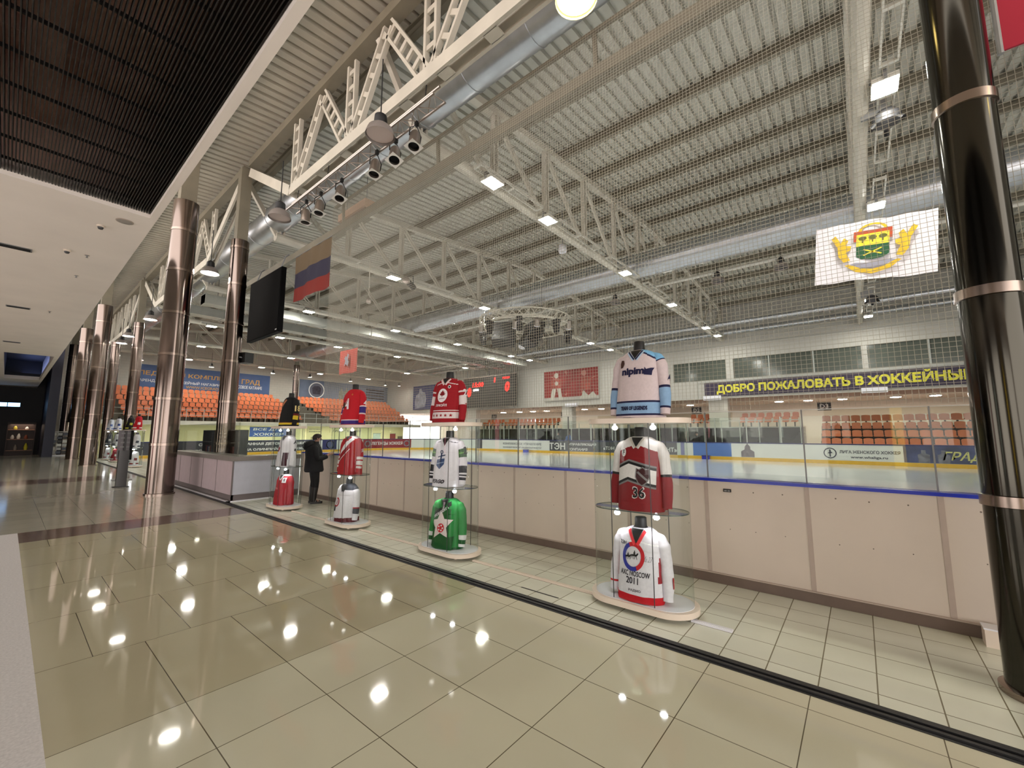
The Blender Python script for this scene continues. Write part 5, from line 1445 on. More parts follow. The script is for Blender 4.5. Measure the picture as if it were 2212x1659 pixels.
mb = MB(); mb.box(-0.1, -0.02, -0.08, 5.95, 0.0, 0.025); mb.box(-0.1, 0.9, -0.08, 0.0, 0.0, 0.025)
mb.build('floor_strip', M_plate_white, o, smooth=0)
for k, (y, c, lab) in enumerate(((16.9, (70, 74, 84), 'dark shelf unit behind the counter glass, left of the column'), (15.7, (96, 84, 78), 'brown shelf unit behind the counter glass near the dark screen'), (14.7, (60, 64, 66), 'grey shelf unit right behind the counter glass'))):
    o = thing('shelf_unit', lab, 'shelf', (4.35, y, 0))
    m_ = mat('shelf_%d' % c[0], c, 0.5, noise=0.3, nscale=4)
    mb = MB(); mb.box(0.3, 0.34, -0.48, 0.48, 0, 1.75); mb.box(0, 0.34, -0.5, -0.47, 0, 1.75); mb.box(0, 0.34, 0.47, 0.5, 0, 1.75)
    mb.build('back', m_, o, smooth=0)
    for z in (0.05, 0.5, 0.95, 1.35, 1.73): MB().box(0.0, 0.3, -0.47, 0.47, z, z + 0.02).build('shelf', m_, o, smooth=0)
    for j in range(6):
        mb = MB(); mb.tube([(0.12, -0.38 + 0.15 * j, 0.97), (0.12, -0.38 + 0.15 * j, 1.2 + 0.02 * (j % 3))], 0.05, 8)
        g = mb.build('box_pack', mat('pack_%d' % (j % 3), ((150, 150, 156), (60, 70, 110), (120, 60, 60))[j % 3], 0.5), o)

# ================================================================== PERSON
SKIN = mat('skin', (176, 134, 116), 0.55, noise=0.04)
M_coat = mat('black_coat', (13, 14, 20), 0.8, noise=0.2, nscale=10)
M_trouser = mat('black_trousers', (11, 11, 14), 0.8, noise=0.15, nscale=10)
M_boot = mat('dark_boot', (30, 28, 27), 0.4)
M_hair = mat('dark_hair', (34, 18, 14), 0.6, noise=0.3, nscale=30)
def skin_body(name, nodes, edges, m, parent, sub=2):
    """nodes: (xyz, radius or (rx, ry)); one continuous skinned surface"""
    me = bpy.data.meshes.new(name)
    me.from_pydata([n[0] for n in nodes], edges, [])
    o = bpy.data.objects.new(name, me); COL.objects.link(o)
    o.modifiers.new('skin', 'SKIN').use_smooth_shade = True
    sv = me.skin_vertices[0].data
    for i, n in enumerate(nodes):
        r = n[1] if isinstance(n[1], tuple) else (n[1], n[1])
        sv[i].radius = r; sv[i].use_root = (i == 0)
    s = o.modifiers.new('sub', 'SUBSURF'); s.levels = sub; s.render_levels = sub
    dg = bpy.context.evaluated_depsgraph_get()
    nm = bpy.data.meshes.new_from_object(o.evaluated_get(dg))
    bpy.data.objects.remove(o); bpy.data.meshes.remove(me)
    nm.materials.clear(); nm.materials.append(m)
    nm.polygons.foreach_set('use_smooth', [True] * len(nm.polygons))
    nm.name = name
    r = bpy.data.objects.new(name, nm); COL.objects.link(r)
    if parent: r.parent = parent
    return r
P = thing('person', 'person in black hooded coat and boots standing at the boards looking down at a phone', 'person', (4.80, 10.15, 0), radians(-20))
# local: faces +x ; y left of the person
body = [((0, 0, 0.86), (0.10, 0.13)), ((0.0, 0, 1.02), (0.09, 0.115)), ((-0.01, 0, 1.2), (0.1, 0.135)), ((-0.01, 0, 1.33), (0.085, 0.12)), ((0.005, 0, 1.40), 0.05), ((0.03, 0, 1.46), 0.052), ((0.05, 0, 1.52), (0.085, 0.072)), ((0.045, 0, 1.575), (0.075, 0.068)),
        ((0.0, 0.17, 1.31), 0.052), ((0.02, 0.21, 1.06), 0.042), ((0.25, 0.14, 1.09), 0.03), ((0.30, 0.11, 1.12), 0.026),
        ((0.0, -0.17, 1.31), 0.052), ((0.02, -0.21, 1.06), 0.042), ((0.25, -0.12, 1.10), 0.03), ((0.31, -0.07, 1.15), 0.026),
        ((0.01, 0.085, 0.80), 0.085), ((0.04, 0.09, 0.46), 0.055), ((-0.02, 0.09, 0.10), 0.037), ((0.1, 0.1, 0.035), 0.03),
        ((0.01, -0.085, 0.80), 0.085), ((0.05, -0.09, 0.46), 0.055), ((0.02, -0.09, 0.10), 0.037), ((0.14, -0.1, 0.035), 0.03)]
edges = [(0, 1), (1, 2), (2, 3), (3, 4), (4, 5), (5, 6), (6, 7), (3, 8), (8, 9), (9, 10), (10, 11), (3, 12), (12, 13), (13, 14), (14, 15), (0, 16), (16, 17), (17, 18), (18, 19), (0, 20), (20, 21), (21, 22), (22, 23)]
skin_body('body', body, edges, SKIN, P)
# face features
mb = MB(); mb.lathe([(0.0, -0.016), (0.013, -0.008), (0.009, 0.012), (0.0, 0.022)], (0.135, 0, 1.515), 8); mb.build('nose', SKIN, P)
for s in (-1, 1):
    MB().lathe([(0, -0.008), (0.008, 0), (0, 0.008)], (0.122, s * 0.03, 1.54), 8).build('eye', M_black, P)
    MB().lathe([(0, -0.026), (0.014, -0.01), (0.016, 0.008), (0, 0.026)], (0.04, s * 0.078, 1.525), 8).build('ear', SKIN, P)
MB().box(0.122, 0.128, -0.02, 0.02, 1.478, 1.484).build('mouth', mat('lips', (130, 70, 66), 0.5), P, smooth=0)
# hair : cap with a fringe and short bob
hb = MB(); vs = []; fs = []
n1, n2 = 20, 12
for j in range(n2 + 1):
    th_ = pi * 0.66 * j / n2
    for i in range(n1):
        ph = 2 * pi * i / n1
        r = 0.098
        fwd = max(0, cos(ph))
        lim = th_ * (1 - 0.42 * fwd)
        x = r * 1.02 * sin(lim) * cos(ph); y = r * 0.9 * sin(lim) * sin(ph); z = r * cos(lim)
        vs.append((0.04 + x + 0.01 * cos(3 * ph), y, 1.545 + z))
for j in range(n2):
    for i in range(n1):
        fs.append((j * n1 + i, (j + 1) * n1 + i, (j + 1) * n1 + (i + 1) % n1, j * n1 + (i + 1) % n1))
hb.add(vs, fs); hb.build('hair', M_hair, P, smooth=60)
# coat : lofted rings
rings_ = [(0.74, 0.20, 0.235, 0.0), (0.78, 0.215, 0.25, 0.0), (0.9, 0.205, 0.24, 0.0), (1.08, 0.19, 0.225, -0.01), (1.22, 0.19, 0.23, -0.02), (1.32, 0.165, 0.215, -0.03), (1.38, 0.11, 0.15, -0.01), (1.42, 0.085, 0.1, 0.0), (1.455, 0.09, 0.1, 0.0)]
mb = MB(); n = 28; vs = []; fs = []
for z, rx, ry, cx in rings_:
    for i in range(n):
        a = 2 * pi * i / n
        k = 1 + 0.02 * sin(5 * a + z * 20)
        vs.append((cx + rx * cos(a) * k, ry * sin(a) * k, z))
for j in range(len(rings_) - 1):
    for i in range(n): fs.append((j * n + i, j * n + (i + 1) % n, (j + 1) * n + (i + 1) % n, (j + 1) * n + i))
mb.add(vs, fs); mb.build('coat', M_coat, P, smooth=60)
mb = MB(); mb.lathe([(0.0, -0.1), (0.12, -0.07), (0.155, 0.0), (0.13, 0.07), (0.07, 0.1)], (-0.13, 0, 1.37), 16, rot=Matrix.Rotation(radians(-25), 3, 'Y')); mb.build('hood', M_coat, P)
for s in (-1, 1):
    MB().tube([(-0.01, s * 0.15, 1.34), (0.0, s * 0.21, 1.28), (0.02, s * 0.23, 1.12), (0.05, s * 0.22, 1.05), (0.16, s * 0.17, 1.065), (0.26, s * (0.13), 1.095)], [0.05, 0.075, 0.07, 0.066, 0.058, 0.048], 14).build('coat_sleeve', M_coat, P, smooth=60)
    lx = 0.0 if s > 0 else 0.03
    MB().tube([(0.01, s * 0.085, 0.84), (0.03 + lx * .5, s * 0.09, 0.5), (0.01 + lx, s * 0.09, 0.34)], [0.115, 0.08, 0.07], 14).build('trouser_leg', M_trouser, P, smooth=60)
    MB().tube([(0.01 + lx, s * 0.09, 0.38), (-0.01 + lx, s * 0.09, 0.12), (-0.01 + lx, s * 0.09, 0.05)], [0.075, 0.06, 0.055], 14).build('boot_shaft', M_boot, P, smooth=60)
    mb = MB(); mb.prism([(-0.075, -0.04), (0.06, -0.045), (0.15, -0.038), (0.185, 0.0), (0.15, 0.038), (0.06, 0.045), (-0.075, 0.04)], 0.0, 0.05)
    mb.lathe([(0.055, 0.04), (0.05, 0.08), (0.0, 0.1)], (0.03, 0, 0), 12)
    f = mb.build('boot', M_boot, P); f.location = (lx - 0.0, s * 0.09, 0)
# hands : palm + five fingers each, curled round the phone
def hand(name, wx, wy, wz, s):
    nodes = [((wx, wy, wz), 0.024), ((wx + 0.05, wy - s * 0.015, wz + 0.02), (0.03, 0.018)), ((wx + 0.085, wy - s * 0.02, wz + 0.035), (0.03, 0.016))]
    e = [(0, 1), (1, 2)]
    for k in range(4):
        o_ = (k - 1.5) * 0.016
        L_ = (0.034, 0.04, 0.038, 0.03)[k]
        b = len(nodes)
        nodes += [((wx + 0.1, wy - s * 0.02 + 0.2 * o_, wz + 0.035 + o_), 0.0085), ((wx + 0.1 + L_ * .8, wy - s * 0.028, wz + 0.045 + o_), 0.008), ((wx + 0.1 + L_ * 1.1, wy - s * 0.05, wz + 0.05 + o_), 0.007)]
        e += [(2, b), (b, b + 1), (b + 1, b + 2)]
    b = len(nodes)
    nodes += [((wx + 0.055, wy - s * 0.035, wz + 0.05), 0.01), ((wx + 0.085, wy - s * 0.04, wz + 0.075), 0.009)]
    e += [(1, b), (b, b + 1)]
    skin_body(name, nodes, e, SKIN, P, 1)
hand('hand', 0.27, 0.115, 1.11, 1); hand('hand', 0.28, -0.085, 1.13, -1)
ph = thing('phone', 'small phone held up in the hands of the person in black', 'phone')
ph.location = (4.80 + 0.40 * cos(radians(-20)), 10.15 + 0.40 * sin(radians(-20)), 1.19); ph.rotation_euler = (0, radians(-50), radians(-20))
MB().box(-0.035, 0.035, -0.035, 0.035, -0.004, 0.004).build('case', M_black, ph, smooth=0)
MB().box(-0.033, 0.033, -0.032, 0.032, 0.004, 0.005).build('screen', mat('phone_screen', (120, 130, 150), 0.2), ph, smooth=0)

for x, y, c, lab in ((30.1, 18.75, (70, 104, 170), 'person in a blue jacket standing behind the far boards'), (30.3, 19.95, (36, 36, 42), 'person in dark clothes left of the one in blue at the far boards'), (30.2, 8.6, (30, 28, 30), 'person in black behind the blue far board panel')):
    q = thing('person', lab, 'person', (x, y, -0.03), pi)
    nd = [((0, 0, 0.9), (0.1, 0.14)), ((0, 0, 1.15), (0.1, 0.15)), ((0, 0, 1.38), (0.09, 0.15)), ((0, 0, 1.48), 0.05), ((0.02, 0, 1.6), (0.085, 0.075)), ((0.02, 0, 1.68), (0.075, 0.068)),
          ((0, 0.21, 1.36), 0.055), ((0.04, 0.25, 1.1), 0.045), ((0.2, 0.2, 1.02), 0.035), ((0, -0.21, 1.36), 0.055), ((0.04, -0.25, 1.1), 0.045), ((0.2, -0.2, 1.02), 0.035),
          ((0, 0.09, 0.85), 0.085), ((0.02, 0.1, 0.46), 0.06), ((0, 0.1, 0.06), 0.045), ((0.12, 0.1, 0.03), 0.03), ((0, -0.09, 0.85), 0.085), ((0.02, -0.1, 0.46), 0.06), ((0, -0.1, 0.06), 0.045), ((0.12, -0.1, 0.03), 0.03)]
    ed = [(0, 1), (1, 2), (2, 3), (3, 4), (4, 5), (2, 6), (6, 7), (7, 8), (2, 9), (9, 10), (10, 11), (0, 12), (12, 13), (13, 14), (14, 15), (0, 16), (16, 17), (17, 18), (18, 19)]
    skin_body('body', nd, ed, SKIN, q)
    mj = mat('jacket_%d' % c[0], c, 0.8, noise=0.1)
    mb = MB(); vs = []; fs = []; n = 18
    rr = [(0.72, 0.17, 0.22), (0.95, 0.165, 0.21), (1.2, 0.165, 0.22), (1.38, 0.14, 0.22), (1.46, 0.09, 0.12), (1.5, 0.07, 0.08)]
    for z, rx, ry in rr:
        for i in range(n): vs.append((rx * cos(2 * pi * i / n), ry * sin(2 * pi * i / n), z))
    for j in range(len(rr) - 1):
        for i in range(n): fs.append((j * n + i, j * n + (i + 1) % n, (j + 1) * n + (i + 1) % n, (j + 1) * n + i))
    mb.add(vs, fs); mb.build('jacket', mj, q, smooth=60)
    for s_ in (-1, 1):
        MB().tube([(0, s_ * 0.17, 1.4), (0.01, s_ * 0.24, 1.32), (0.05, s_ * 0.26, 1.08), (0.18, s_ * 0.21, 1.02)], [0.05, 0.075, 0.065, 0.05], 12).build('jacket_sleeve', mj, q, smooth=60)
        MB().tube([(0, s_ * 0.09, 0.86), (0.02, s_ * 0.1, 0.46), (0, s_ * 0.1, 0.08)], [0.11, 0.08, 0.07], 12).build('trouser_leg', M_trouser, q, smooth=60)
    MB().lathe([(0.094, -0.03), (0.1, 0.02), (0.07, 0.08), (0.0, 0.1)], (0.01, 0, 1.66), 16, cap=False).build('hair', M_hair, q)
for y, lab in ((22.4, 'small dark blue pad on the ice against the white far board'), (7.75, 'small blue pad on the ice against the blue far board panel')):
    o = thing('ice_pad', lab, 'pad', (28.9, y, -0.03))
    MB().prism([(-0.12, -0.22), (0.12, -0.22), (0.12, 0.22), (-0.12, 0.22)], 0, 0.22).build('block', M_blue, o, smooth=0)
    MB().box(-0.13, 0.13, -0.23, 0.23, 0.2, 0.25).build('lid', MATS['navy_cap'], o, smooth=0)

# ================================================================== SMALL THINGS ON THE FLOOR
def strip_thing(lab, y0, y1, m, x=4.06, w=0.05):
    o = thing('cable_cover', lab, 'cable cover', (x, y0, 0), 0, 'white cable covers')
    MB().prism([(-w / 2, 0), (w / 2, 0), (w / 2, y1 - y0), (-w / 2, y1 - y0)], 0.0, 0.014).build('cover', m, o, smooth=0)
    MB().box(-w / 2 + .008, w / 2 - .008, 0, y1 - y0, 0.014, 0.018).build('ridge', m, o, smooth=0)
strip_thing('white cable cover on the tiles right of the nearest case', 0.95, 1.28, M_plate_white)
strip_thing('long white cable cover between the two nearest cases', 2.24, 4.02, M_cream)
strip_thing('white cable cover between the second and third cases', 5.1, 6.78, M_cream)
strip_thing('white cable cover between the third case and the last one', 7.85, 9.45, M_cream)
o = thing('floor_slot', 'thin dark slot cut in the small tiles before the nearest case', 'floor slot', (3.73, 2.72, 0.001))
MB().box(-0.008, 0.008, -0.24, 0.24, 0, 0.002).build('slot', M_black, o, smooth=0)
o = thing('junction_box', 'small white box on the floor against the boards beside the right column', 'junction box', (5.13, -0.69, 0))
MB().prism([(-0.07, -0.05), (0.06, -0.05), (0.06, 0.05), (-0.07, 0.05)], 0, 0.135).build('casing', M_cream, o, smooth=0)
MB().box(-0.075, 0.065, -0.055, 0.055, 0.13, 0.142).build('lid', M_plate_white, o, smooth=0)
o = thing('info_stand', 'dark metal info stand with upright panel left of the thick column', 'info stand', (2.42, 17.75, 0))
MB().box(-0.12, 0.12, -0.1, 0.1, 0.0, 1.12).build('post', mat('stand_steel', (92, 92, 92), 0.25, metal=0.8), o, smooth=0)
MB().box(-0.18, 0.18, -0.14, 0.14, 0.0, 0.02).build('base', M_darkgrey, o, smooth=0)
MB().box(-0.02, 0.02, -0.13, 0.13, 1.1, 1.72).build('brace', M_darkgrey, o, smooth=0)
for z in (1.2, 1.34, 1.48, 1.62): MB().box(-0.11, 0.11, -0.06, -0.03, z, z + 0.05).build('leaflet_pocket', M_grey, o, smooth=0)
o = thing('upright_display', 'grey upright panel with black edge beside the info stand', 'panel', (2.74, 20.3, 0))
MB().box(-0.16, 0.16, -0.03, 0.03, 0.75, 1.75).build('panel', mat('panel_grey', (112, 106, 112), 0.4), o, smooth=0)
MB().box(0.16, 0.24, -0.06, 0.06, 0.7, 1.75).build('screen_edge', M_blackgloss, o, smooth=0)
MB().box(-0.04, 0.04, -0.03, 0.03, 0.02, 0.75).build('leg', M_grey, o, smooth=0)
MB().box(-0.22, 0.3, -0.18, 0.18, 0, 0.02).build('foot', M_grey, o, smooth=0)
o = thing('brochure_rack', 'white leaning rack of small pictures at the far end by the dark shops', 'rack', (2.55, 44.6, 0))
mb = MB(); mb.box(-0.5, -0.45, 0, 0.05, 0, 1.75); mb.box(0.45, 0.5, 0, 0.05, 0, 1.75); mb.box(-0.5, 0.5, 0, 0.05, 1.7, 1.75); mb.box(-0.5, 0.5, 0, 0.05, 0, 0.08)
mb.build('frame', M_plate_white, o, smooth=0)
for r_ in range(6):
    for c_ in range(3):
        MB().box(-0.42 + 0.29 * c_, -0.17 + 0.29 * c_, 0.005, 0.03, 0.15 + 0.26 * r_, 0.35 + 0.26 * r_).build('card', mat('card_%d' % ((r_ * 3 + c_) % 4), ((190, 190, 190), (90, 96, 110), (60, 60, 60), (220, 220, 216))[(r_ * 3 + c_) % 4], 0.4), o, smooth=0)
# dark shop at the far left end
o = thing('shop_light_sign', 'glowing blue white light box in the dark shop at the far left', 'light box', (-0.1, 47.6, 3.7))
MB().box(-1.6, 0.68, 0, 0.1, -0.2, 0.2).build('housing', M_black, o, smooth=0)
for a, b in ((-1.5, -0.62), (-0.56, 0.0), (0.04, 0.62)):
    MB().box(a, b, -0.01, 0, -0.14, 0.14).build('lamp_face', mat('blue_lightbox', (200, 225, 255), 0.4, emit=3.5, ecol=(150, 200, 255)), o, smooth=0)
o = thing('shop_shelf', 'wooden goods shelf glowing dimly in the dark shop at the far left', 'shelf', (0.75, 47.6, 0))
M_wood = mat('shelf_wood', (150, 112, 92), 0.5, noise=0.1)
for z in (0.35, 1.15, 1.85): MB().box(-0.65, 0.65, -0.35, 0, z, z + 0.05).build('shelf_board', M_wood, o, smooth=0)
mb = MB(); mb.box(-0.68, -0.63, -0.35, 0, 0, 2.3); mb.box(0.63, 0.68, -0.35, 0, 0, 2.3); mb.box(-0.65, 0.65, -0.02, 0, 0, 2.3); mb.box(-0.68, 0.68, -0.35, 0, 2.3, 2.4)
mb.build('frame', mat('shelf_dark', (60, 44, 40), 0.5), o, smooth=0)
for k, (x, z, c, h) in enumerate(((-0.4, 1.2, (210, 206, 200), 0.3), (-0.1, 1.2, (230, 226, 220), 0.4), (0.25, 1.2, (120, 60, 40), 0.3), (0.25, 1.9, (200, 200, 200), 0.2), (-0.3, 1.9, (180, 170, 60), 0.25), (0.3, 0.4, (230, 220, 60), 0.5), (-0.2, 0.4, (150, 140, 130), 0.4))):
    g = thing('shop_item', 'small %s object %s of the dim shop shelf' % (['cream', 'white', 'brown', 'grey', 'olive', 'yellow', 'beige'][k], ['at the left middle', 'on the middle board', 'at the right middle', 'at the top right', 'at the top left', 'at the lower right', 'at the lower left'][k]), 'shop goods', (0.75 + x, 47.42, z))
    MB().lathe([(0.08, 0), (0.1, h * 0.4), (0.06, h * 0.8), (0.03, h)], n=12).build('item', mat('item_%d' % k, c, 0.4), g)
shl = bpy.data.lights.new('shelf_light', 'AREA'); shl.energy = 14; shl.size = 1.1; shl.color = (1, 0.8, 0.6)
ob = bpy.data.objects.new('shelf_light', shl); COL.objects.link(ob); ob.location = (0.75, 47.3, 2.28)
bll = bpy.data.lights.new('blue_cove_light', 'AREA'); bll.energy = 30; bll.size = 0.9; bll.shape = 'RECTANGLE'; bll.size_y = 8; bll.color = (0.3, 0.42, 1)
ob = bpy.data.objects.new('blue_cove_light', bll); COL.objects.link(ob); ob.location = (0.8, 38, 5.5); ob.rotation_euler = (radians(180), 0, 0)

# ================================================================== SOFFIT FITTINGS AND GRILLE
g = MB()
x = -6.9
while x < 1.17:
    g.box(x, x + 0.009, -9, 8.55, 5.16, 5.235); x += 0.031
gr = thing('grille_ceiling', 'dark slatted grille filling the recess in the hall soffit', 'grille')
g.build('slats', M_grille, gr, smooth=0)
mb = MB(); y = -8.4
while y < 8.6: mb.box(-7, 1.18, y, y + 0.02, 5.235, 5.27); y += 0.62
mb.build('cross_bars', M_grille, gr, smooth=0)
def soff(lab, cat, x, y, kind):
    o = thing({'vent': 'ceiling_vent', 'spk': 'ceiling_speaker', 'smoke': 'smoke_detector', 'dot': 'sprinkler_head'}[kind], lab, cat, (x, y, 5.1))
    if kind == 'vent':
        MB().box(-0.22, 0.22, -0.1, 0.1, -0.012, 0).build('frame', M_grey, o, smooth=0)
        mb = MB()
        for k in range(5): mb.box(-0.2, 0.2, -0.08 + k * 0.036, -0.062 + k * 0.036, -0.018, -0.012)
        mb.build('louvre', M_black, o, smooth=0)
    elif kind == 'spk':
        MB().lathe([(0.1, 0), (0.1, -0.01), (0.085, -0.016), (0, -0.016)], n=24, cap=False).build('grille', mat('speaker_grille', (150, 142, 134), 0.6), o)
        MB().lathe([(0.112, 0), (0.112, -0.006), (0.1, -0.01)], n=24, cap=False).build('rim', M_seam, o)
    elif kind == 'smoke':
        MB().lathe([(0.055, 0), (0.055, -0.02), (0.04, -0.03)], n=18, cap=False).build('base', M_cream, o)
        MB().lathe([(0.04, -0.03), (0.03, -0.06), (0, -0.07)], n=18, cap=False).build('sensor', M_darkgrey, o)
    else:
        MB().lathe([(0.035, 0), (0.03, -0.01), (0.012, -0.015), (0.012, -0.045), (0.022, -0.05), (0, -0.055)], n=12, cap=False).build('head', M_grey, o)
        MB().lathe([(0.045, 0), (0.045, -0.004), (0.03, -0.006)], n=12, cap=False).build('plate', M_cream, o)
soff('round speaker grille in the soffit near the grille corner', 'ceiling speaker', 0.94, 9.0, 'spk')
soff('small smoke detector left of the round speaker in the soffit', 'smoke detector', 0.71, 9.5, 'smoke')
soff('slotted air vent at the left edge of the soffit', 'air vent', -0.2, 11.86, 'vent')
soff('smoke detector in the soffit right of the nearest air vent', 'smoke detector', 0.44, 11.3, 'smoke')
soff('sprinkler head in the soffit beside the second smoke detector', 'sprinkler', 0.71, 11.33, 'dot')
soff('sprinkler head farther along the soffit alone', 'sprinkler', 0.69, 13.0, 'dot')
soff('second slotted air vent along the soffit', 'air vent', -0.08, 17.57, 'vent')
soff('sprinkler head beside the second air vent', 'sprinkler', 0.5, 17.5, 'dot')
soff('third slotted air vent near the blue recess', 'air vent', -0.15, 24.6, 'vent')

# ================================================================== RIG, PROJECTOR, SMALL HANGING THINGS
RC = Vector((17.1, 13.3, 7.15))
o = thing('ring_truss', 'round metal lighting rig hanging over the middle of the ice', 'lighting rig', RC)
for r_, z in ((2.4, 0), (2.4, 0.45), (1.95, 0.22)):
    mb = MB(); mb.tube([(r_ * cos(2 * pi * k / 40), r_ * sin(2 * pi * k / 40), z) for k in range(41)], 0.035, 6, cap=False); mb.build('ring_tube', M_steel_paint, o)
mb = MB()
for k in range(40):
    a, b = 2 * pi * k / 40, 2 * pi * (k + 1) / 40
    mb.beam((2.4 * cos(a), 2.4 * sin(a), 0), (2.4 * cos(b), 2.4 * sin(b), 0.45), 0.025, 0.025)
    mb.beam((2.4 * cos(a), 2.4 * sin(a), 0.45), (1.95 * cos(b), 1.95 * sin(b), 0.22), 0.025, 0.025)
mb.build('lacing', M_steel_paint, o, smooth=0)
for k in range(6):
    a = 2 * pi * k / 6
    MB().tube([(2.2 * cos(a), 2.2 * sin(a), 0.4), (2.2 * cos(a), 2.2 * sin(a), 1.6)], 0.015, 6).build('hanging_cable', M_grey, o)
for k, (dx, dy, rz) in enumerate(((-0.5, 1.0, 0.6), (0.6, -0.2, -0.5))):
    s = thing('speaker_cluster', 'black curved speaker array %s half of the round rig' % ('in the left' if k == 0 else 'in the right'), 'loudspeaker', RC + Vector((dx, dy, -0.1)), rz)
    for j in range(4):
        mb = MB().box(-0.35, 0.35, -0.6, 0.6, -0.14, 0.14); c = mb.build('cabinet', M_black, s, smooth=0)
        c.location = (-0.04 * j * j, 0, 0.3 - 0.3 * j); c.rotation_euler = (0, radians(9 * j), 0)
    MB().box(-0.3, 0.3, -0.5, 0.5, 0.46, 0.5).build('fly_bar', M_grey, s, smooth=0)
for k, (a, r_) in enumerate(((0.6, 2.4), (1.9, 2.4), (3.0, 2.4), (3.7, 2.4), (4.5, 2.4), (5.6, 2.4))):
    s = thing('rig_spotlight', 'black moving head light under the round rig, %s round its edge' % ORD[k], 'stage light', RC + Vector((r_ * cos(a), r_ * sin(a), -0.05)), a, 'lights on the round rig')
    MB().box(-0.18, 0.18, -0.14, 0.14, -0.12, 0.02).build('base', M_black, s, smooth=0)
    MB().lathe([(0.1, 0.1), (0.16, 0.0), (0.14, -0.3), (0.1, -0.34)], (0, 0, -0.3), 16).build('head', M_black, s)
    mb = MB(); mb.box(-0.2, -0.17, -0.05, 0.05, -0.4, -0.1); mb.box(0.17, 0.2, -0.05, 0.05, -0.4, -0.1); mb.build('yoke', M_darkgrey, s, smooth=0)
for k, (a, r_) in enumerate(((2.4, 2.3), (3.4, 1.2), (4.2, 1.6), (5.0, 2.4))):
    s = thing('rig_can', 'pale rimmed can light on the round rig, %s from the left' % ORD[k], 'stage light', RC + Vector((r_ * cos(a), r_ * sin(a), -0.1)), 0, 'pale cans on the round rig')
    s.rotation_euler = (radians(20), radians(-25), 0)
    MB().lathe([(0.05, 0.3), (0.12, 0.25), (0.13, -0.15)], n=18, cap=False).build('can', M_alu, s)
    MB().lathe([(0.0, -0.12), (0.11, -0.12)], n=18, cap=False).build('lens', M_blackgloss, s)
    MB().lathe([(0.13, -0.15), (0.15, -0.15), (0.15, -0.12), (0.13, -0.12)], n=18, cap=False).build('rim', M_plate_white, s)
o = thing('roof_ball', 'white round ceiling fixture hanging below the round rig', 'ceiling fixture', (19.5, 15.3, 6.85))
MB().lathe([(0.0, -0.2), (0.2, -0.15), (0.28, 0.0), (0.26, 0.06), (0, 0.1)], n=18).build('bowl', M_plate_white, o)
MB().tube([(0, 0, 0.08), (0, 0, 1.5)], 0.015, 6).build('rod', M_grey, o)
o = thing('projector', 'black projector tube hanging from the truss above the flag', 'projector', (10.6, 14.5, 8.05), radians(35))
MB().tube([(-0.45, 0, -0.02), (0.42, 0, 0.0)], 0.13, 14).build('body', M_black, o)
MB().lathe([(0.14, 0), (0.15, 0.12), (0.12, 0.13)], (-0.44, 0, -0.02), 16, rot=Matrix.Rotation(-pi / 2, 3, 'Y')).build('lens_hood', M_alu, o)
MB().tube([(0, -0.14, 0.0), (0, -0.12, 0.35), (0, 0.12, 0.35), (0, 0.14, 0)], 0.015, 6).build('yoke', M_black, o)
o = thing('drop_sensor', 'silver bulb hanging on a long pole below the flag truss', 'sensor', (8.45, 14.15, 6.7))
MB().lathe([(0.0, -0.14), (0.08, -0.1), (0.1, 0.0), (0.05, 0.12), (0.02, 0.2)], n=16).build('bulb', M_alu, o)
MB().tube([(0, 0, 0.2), (0, 0, 1.6)], 0.018, 6).build('pole', M_steel_paint, o)
o = thing('roof_fan', 'small white round unit hanging from the roof before the middle duct', 'roof unit', (12.6, 8.0, 8.3))
MB().lathe([(0.14, 0), (0.17, 0.1), (0.13, 0.28), (0.03, 0.3)], n=16).build('bowl', M_plate_white, o)
MB().tube([(0, 0, 0.3), (0, 0, 1.6)], 0.015, 6).build('rod', M_grey, o)
o = thing('loudspeaker', 'small black loudspeaker bracketed to the counter column', 'loudspeaker', (4.62, 14.75, 4.0), radians(20))
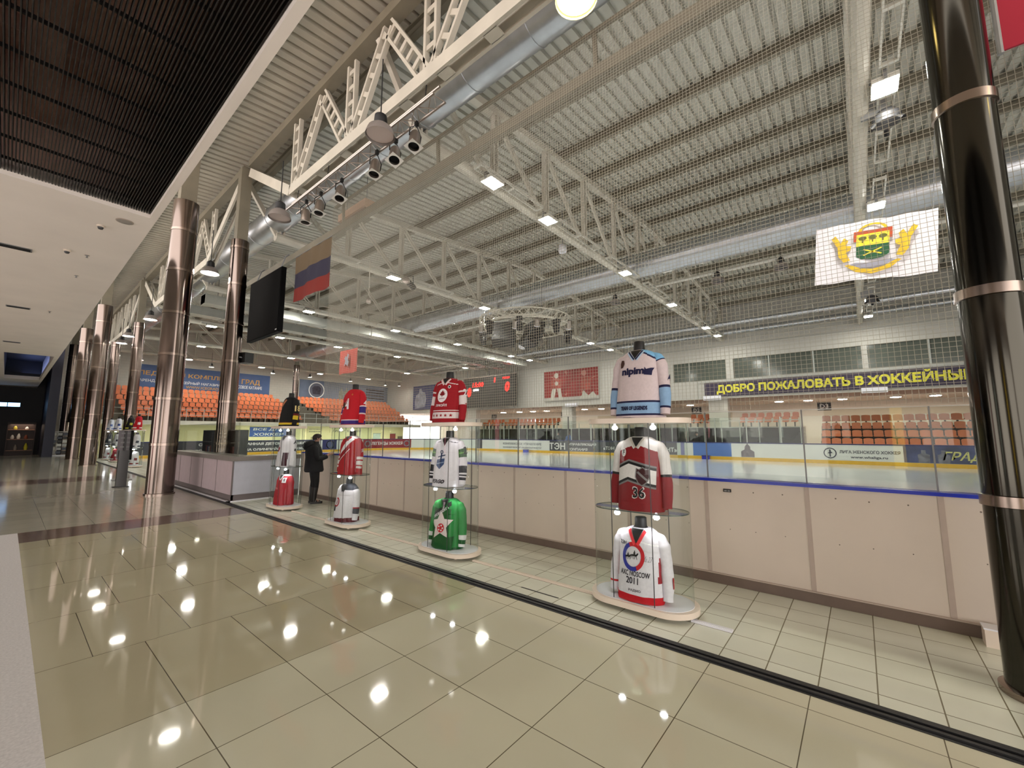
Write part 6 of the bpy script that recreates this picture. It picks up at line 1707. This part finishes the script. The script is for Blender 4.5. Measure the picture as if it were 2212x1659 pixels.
MB().prism([(-0.12, -0.14), (0.14, -0.18), (0.14, 0.18), (-0.12, 0.14)], -0.16, 0.16).build('cabinet', M_black, o, smooth=0)
MB().box(0.14, 0.145, -0.14, 0.14, -0.13, 0.13).build('front_grille', M_darkgrey, o, smooth=0)
MB().beam((-0.1, 0, 0), (-0.26, 0, 0), 0.03, 0.03).build('bracket', M_grey, o, smooth=0)
for k, (x, lab) in enumerate(((11.0, 'dark cable coil box under the truss overhead at the right'), (25.4, 'dark lamp cluster under the white coat of arms flag'))):
    o = thing('rig_box', lab, 'roof box', (x, -0.9, 8.1 if k == 0 else 7.9))
    MB().lathe([(0.1, -0.2), (0.22, -0.12), (0.24, 0.02), (0.16, 0.14)], n=14).build('drum', M_darkgrey, o)
    MB().box(-0.03, 0.03, -0.03, 0.4, 0.12, 0.45).build('bracket', M_grey, o, smooth=0)
    for j in range(3): MB().tube([(0.2 * cos(2 * j), 0.2 * sin(2 * j), -0.1), (0.3 * cos(2 * j), 0.3 * sin(2 * j), -0.22)], 0.05, 8).build('head', M_black, o)

# ================================================================== CAMERA, WORLD, VIEW
cam = bpy.data.cameras.new('camera'); co = bpy.data.objects.new('camera', cam); COL.objects.link(co)
cam.sensor_fit = 'HORIZONTAL'; cam.sensor_width = 36; cam.lens = 901.12 / 2212 * 36
cam.clip_start = 0.05; cam.clip_end = 300
co.location = (0, 0, 1.67); co.rotation_euler = (radians(90 + 6.6406), 0, radians(-50.350))
SC.camera = co
w = bpy.data.worlds.new('world'); SC.world = w; w.use_nodes = True
bg = w.node_tree.nodes['Background']; bg.inputs[0].default_value = (1.0, 0.925, 0.885, 1); bg.inputs[1].default_value = 4.2
SC.view_settings.view_transform = 'Standard'; SC.view_settings.look = 'None'; SC.view_settings.gamma = 1; SC.view_settings.exposure = 0.0
SC.view_settings.use_curve_mapping = False
cy = SC.cycles
cy.max_bounces = 6; cy.diffuse_bounces = 3; cy.glossy_bounces = 3; cy.transmission_bounces = 4; cy.transparent_max_bounces = 16
cy.caustics_reflective = False; cy.caustics_refractive = False; cy.sample_clamp_indirect = 6; cy.use_light_tree = True
cy.use_denoising = True
